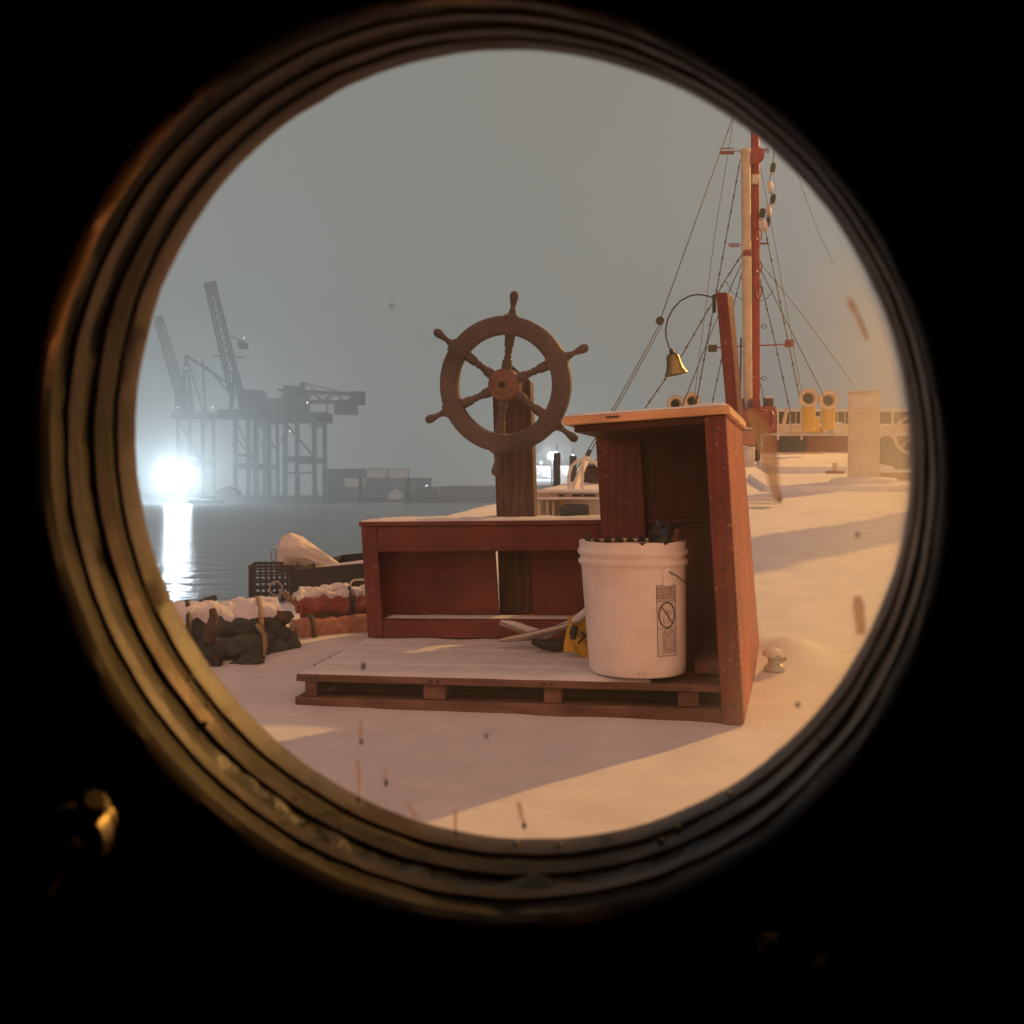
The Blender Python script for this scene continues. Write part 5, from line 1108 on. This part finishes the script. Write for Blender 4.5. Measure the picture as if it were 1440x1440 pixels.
# folds, rope and knots on the dark bundles
bund = [o for o in C.objects if o.name.startswith('rolled_canvas') and o.parent is None]
for k, (u, v, y, rx, rz, mt) in enumerate(((330, 915, 3.32, 0.035, 0.03, 'dark_green'), (372, 905, 3.42, 0.04, 0.035, 'dark_green'), (395, 895, 3.46, 0.03, 0.03, 'dark'), (350, 930, 3.30, 0.05, 0.02, 'dark_green'), (300, 925, 3.24, 0.03, 0.03, 'dark'), (398, 868, 3.5, 0.03, 0.022, 'dark_tarp'))):
    crumple('fold', None, None, M[mt], P(u, v, y), rx, rx, rz, 2.3*k+1, 0.5, 2.0, 18, 12, smooth=True, parent=bund[0], angle=70)
q = MB(); q.tube([P(u, v, 3.33) for u, v in ((360, 878), (366, 884), (372, 893), (373, 905), (372, 922))], [0.006, 0.007, 0.008, 0.008, 0.005], 8); q.build('rope_end', M['rope'], bund[0], smooth=True)
q = MB(); q.tube([P(u, v, 3.30) for u, v in ((296, 900), (290, 915), (286, 930), (291, 942))], 0.006, 8); q.build('rope_end', M['grey_metal'], bund[0], smooth=True)
rv = [o for o in C.objects if o.name.startswith('rolled_vinyl') and o.parent is None]
for k, (u, v, y, rx, rz, mt) in enumerate(((468, 873, 3.74, 0.03, 0.022, 'dark'), (455, 868, 3.74, 0.018, 0.018, 'dark_tarp'), (486, 872, 3.76, 0.022, 0.018, 'dark'))):
    crumple('buckle', None, None, M[mt], P(u, v, y), rx, rx*0.6, rz, 1.3*k+4, 0.5, 2.0, 14, 10, parent=rv[0])
for k, (u, v, y, rx) in enumerate(((402, 836, 3.78, 0.012), (408, 843, 3.76, 0.012), (484, 826, 3.85, 0.014))):
    crumple('knot', None, None, M['rope'], P(u, v, y), rx, rx, rx*0.9, 3.3*k+2, 0.7, 2.6, 16, 10, parent=[o for o in C.objects if o.name.startswith('rope_coil') and o.parent is None][0])
# clutter along the bow
for k, (u0, u1, v0, v1, y_, mt, lab, cat) in enumerate(((1142, 1152, 588, 609, 16.2, 'yellow', 'small yellow drum standing on the bow ledge between the two cowls', 'drum'), (1172, 1184, 596, 609, 16.3, 'white_paint', 'pale box on the bow ledge next to the cream pillar', 'box'), (1113, 1124, 598, 609, 16.3, 'cream', 'cream box on the bow ledge left of the rail stanchion', 'box'), (1150, 1158, 600, 609, 16.25, 'orange_vinyl', 'small orange box on the bow ledge right of the yellow drum', 'box'), (1076, 1088, 560, 571, 17.6, 'dark_tarp', 'dark box on top of the red bow house beside the mast', 'box'))):
    root = thing('deck_drum' if cat == 'drum' else 'stowage_box', lab, cat, tuple(P((u0+u1)/2, v1, y_)))
    q = MB()
    if cat == 'drum': c_ = P((u0+u1)/2, v1, y_); rr_ = (u1-u0)/2*y_/1440; hh_ = (v1-v0)*y_/1440; q.lathe([(0, rr_), (hh_*0.33, rr_), (hh_*0.35, rr_*1.05), (hh_*0.37, rr_), (hh_*0.66, rr_), (hh_*0.68, rr_*1.05), (hh_*0.7, rr_), (hh_, rr_)], c_, (0, 0, 1), 20)
    else: pbox(q, u0, u1, v0, v1, y_, 0.15)
    q.build('body', M[mt], root, bevel=0.006)
    q = MB(); pbox(q, u0-0.5, u1+0.5, v0-2.2, v0-0.1, y_-0.01, 0.17); q.build('snow_cap', M['snow_fine'], root, bevel=0.006)
for u in (1103, 1111, 1119, 1136, 1145, 1154, 1168, 1178, 1188):
    q = MB(); q.tube([P(u, 608, 16.35), P(u, 576, 16.35)], 0.006, 6); q.build('baluster', M['white_paint'], rl)
# working lamps on the cranes
M['crane_lamp'] = emit('crane_lamp', (0.95, 0.97, 1.0), 7)
cr_ = [o for o in C.objects if o.name.startswith('container_crane') and o.parent is None]
for (ci, u, v) in ((1, 343, 475), (1, 299, 573), (0, 432, 566), (0, 408, 606), (2, 250, 573), (2, 262, 517)):
    y_ = (238, 262, 350)[ci]; c_ = P(u, v, y_); s_ = y_/1440
    q = MB(); q.lathe([(-0.9*s_, 0.3*s_), (0, 1.1*s_), (0.9*s_, 0.3*s_)], c_, (0, 0, 1), 10); q.build('work_lamp', M['crane_lamp'], cr_[ci])
for (ci, a0, a1, a2, a3, w_) in ((0, 380, 575, 380, 700, .5), (0, 436, 600, 455, 598, .5), (0, 396, 618, 404, 618, 1.2), (0, 460, 557, 460, 586, .3), (0, 480, 560, 476, 570, .3), (0, 402, 665, 442, 665, .4), (0, 498, 556, 503, 553, .5), (0, 458, 584, 458, 592, 1.0), (1, 360, 590, 388, 632, .4), (1, 331, 640, 361, 640, .7), (1, 331, 612, 361, 655, .35), (1, 318, 470, 346, 482, .3), (2, 250, 620, 286, 650, .4), (2, 262, 500, 250, 585, .5)):
    y_ = (236, 262, 350)[ci]; q = MB(); q.beam(P(a0, a1, y_+5), P(a2, a3, y_+5), w_); q.build('strut', M['crane'], cr_[ci])
# low sheds and heaps along the far quay
for k, (u0, u1, v0, mt, lab) in enumerate(((452, 474, 690, 'crane_house', 'low dark shed on the far quay left of the containers'), (545, 562, 692, 'ct_w', 'pale heap of snowy gear at the foot of the container stacks'), (590, 612, 687, 'crane_house', 'low shed on the quay at the left end of the breakwater'), (300, 330, 688, 'crane_house', 'low shed on the quay right of the floodlight'))):
    y_ = 250; a, b2 = P(u0, 0, y_).x, P(u1, 0, y_).x; zt_ = P(0, v0, y_).z; zb_ = -0.55
    root = thing('quay_shed', lab, 'shed', ((a+b2)/2, y_, zb_))
    q = MB(); q.box(a, b2, y_, y_+4, zb_-0.6, zt_-0.4); q.build('wall', M[mt], root)
    q = MB(); m_ = (a+b2)/2; i_ = [q.pt(p) for p in ((a-0.2, y_-0.2, zt_-0.39), (b2+0.2, y_-0.2, zt_-0.39), (m_, y_-0.2, zt_+0.7), (a-0.2, y_+4.2, zt_-0.39), (b2+0.2, y_+4.2, zt_-0.39), (m_, y_+4.2, zt_+0.7))]
    for fc_ in ((0, 1, 2), (5, 4, 3), (0, 2, 5, 3), (1, 4, 5, 2), (0, 3, 4, 1)): q.face(*[i_[z] for z in fc_])
    q.build('roof', M['snow_fine'] if k == 1 else M['crane_house'], root)
# a light fall of snow
q = MB(); rs = random.Random(11)
for k in range(160):
    y = rs.uniform(2.2, 26); x = rs.uniform(-0.42, 0.40)*y; z = CAM_Z + rs.uniform(-0.05, 0.42)*y; rr_ = rs.uniform(0.0014, 0.0028)*(1+y*0.05)
    if z < deck_z(y)+0.1: continue
    b0_ = len(q.v)
    for d in ((1, 0, 0), (-1, 0, 0), (0, 1, 0), (0, -1, 0), (0, 0, 1.3), (0, 0, -1.3)): q.pt((x+d[0]*rr_, y+d[1]*rr_, z+d[2]*rr_))
    for f_ in ((0, 2, 4), (2, 1, 4), (1, 3, 4), (3, 0, 4), (2, 0, 5), (1, 2, 5), (3, 1, 5), (0, 3, 5)): q.face(*[b0_+i_ for i_ in f_])
tag(q.build('falling_snow', M['snow_fine']), 'sparse snowflakes drifting in the air over the deck', None, kind='stuff')
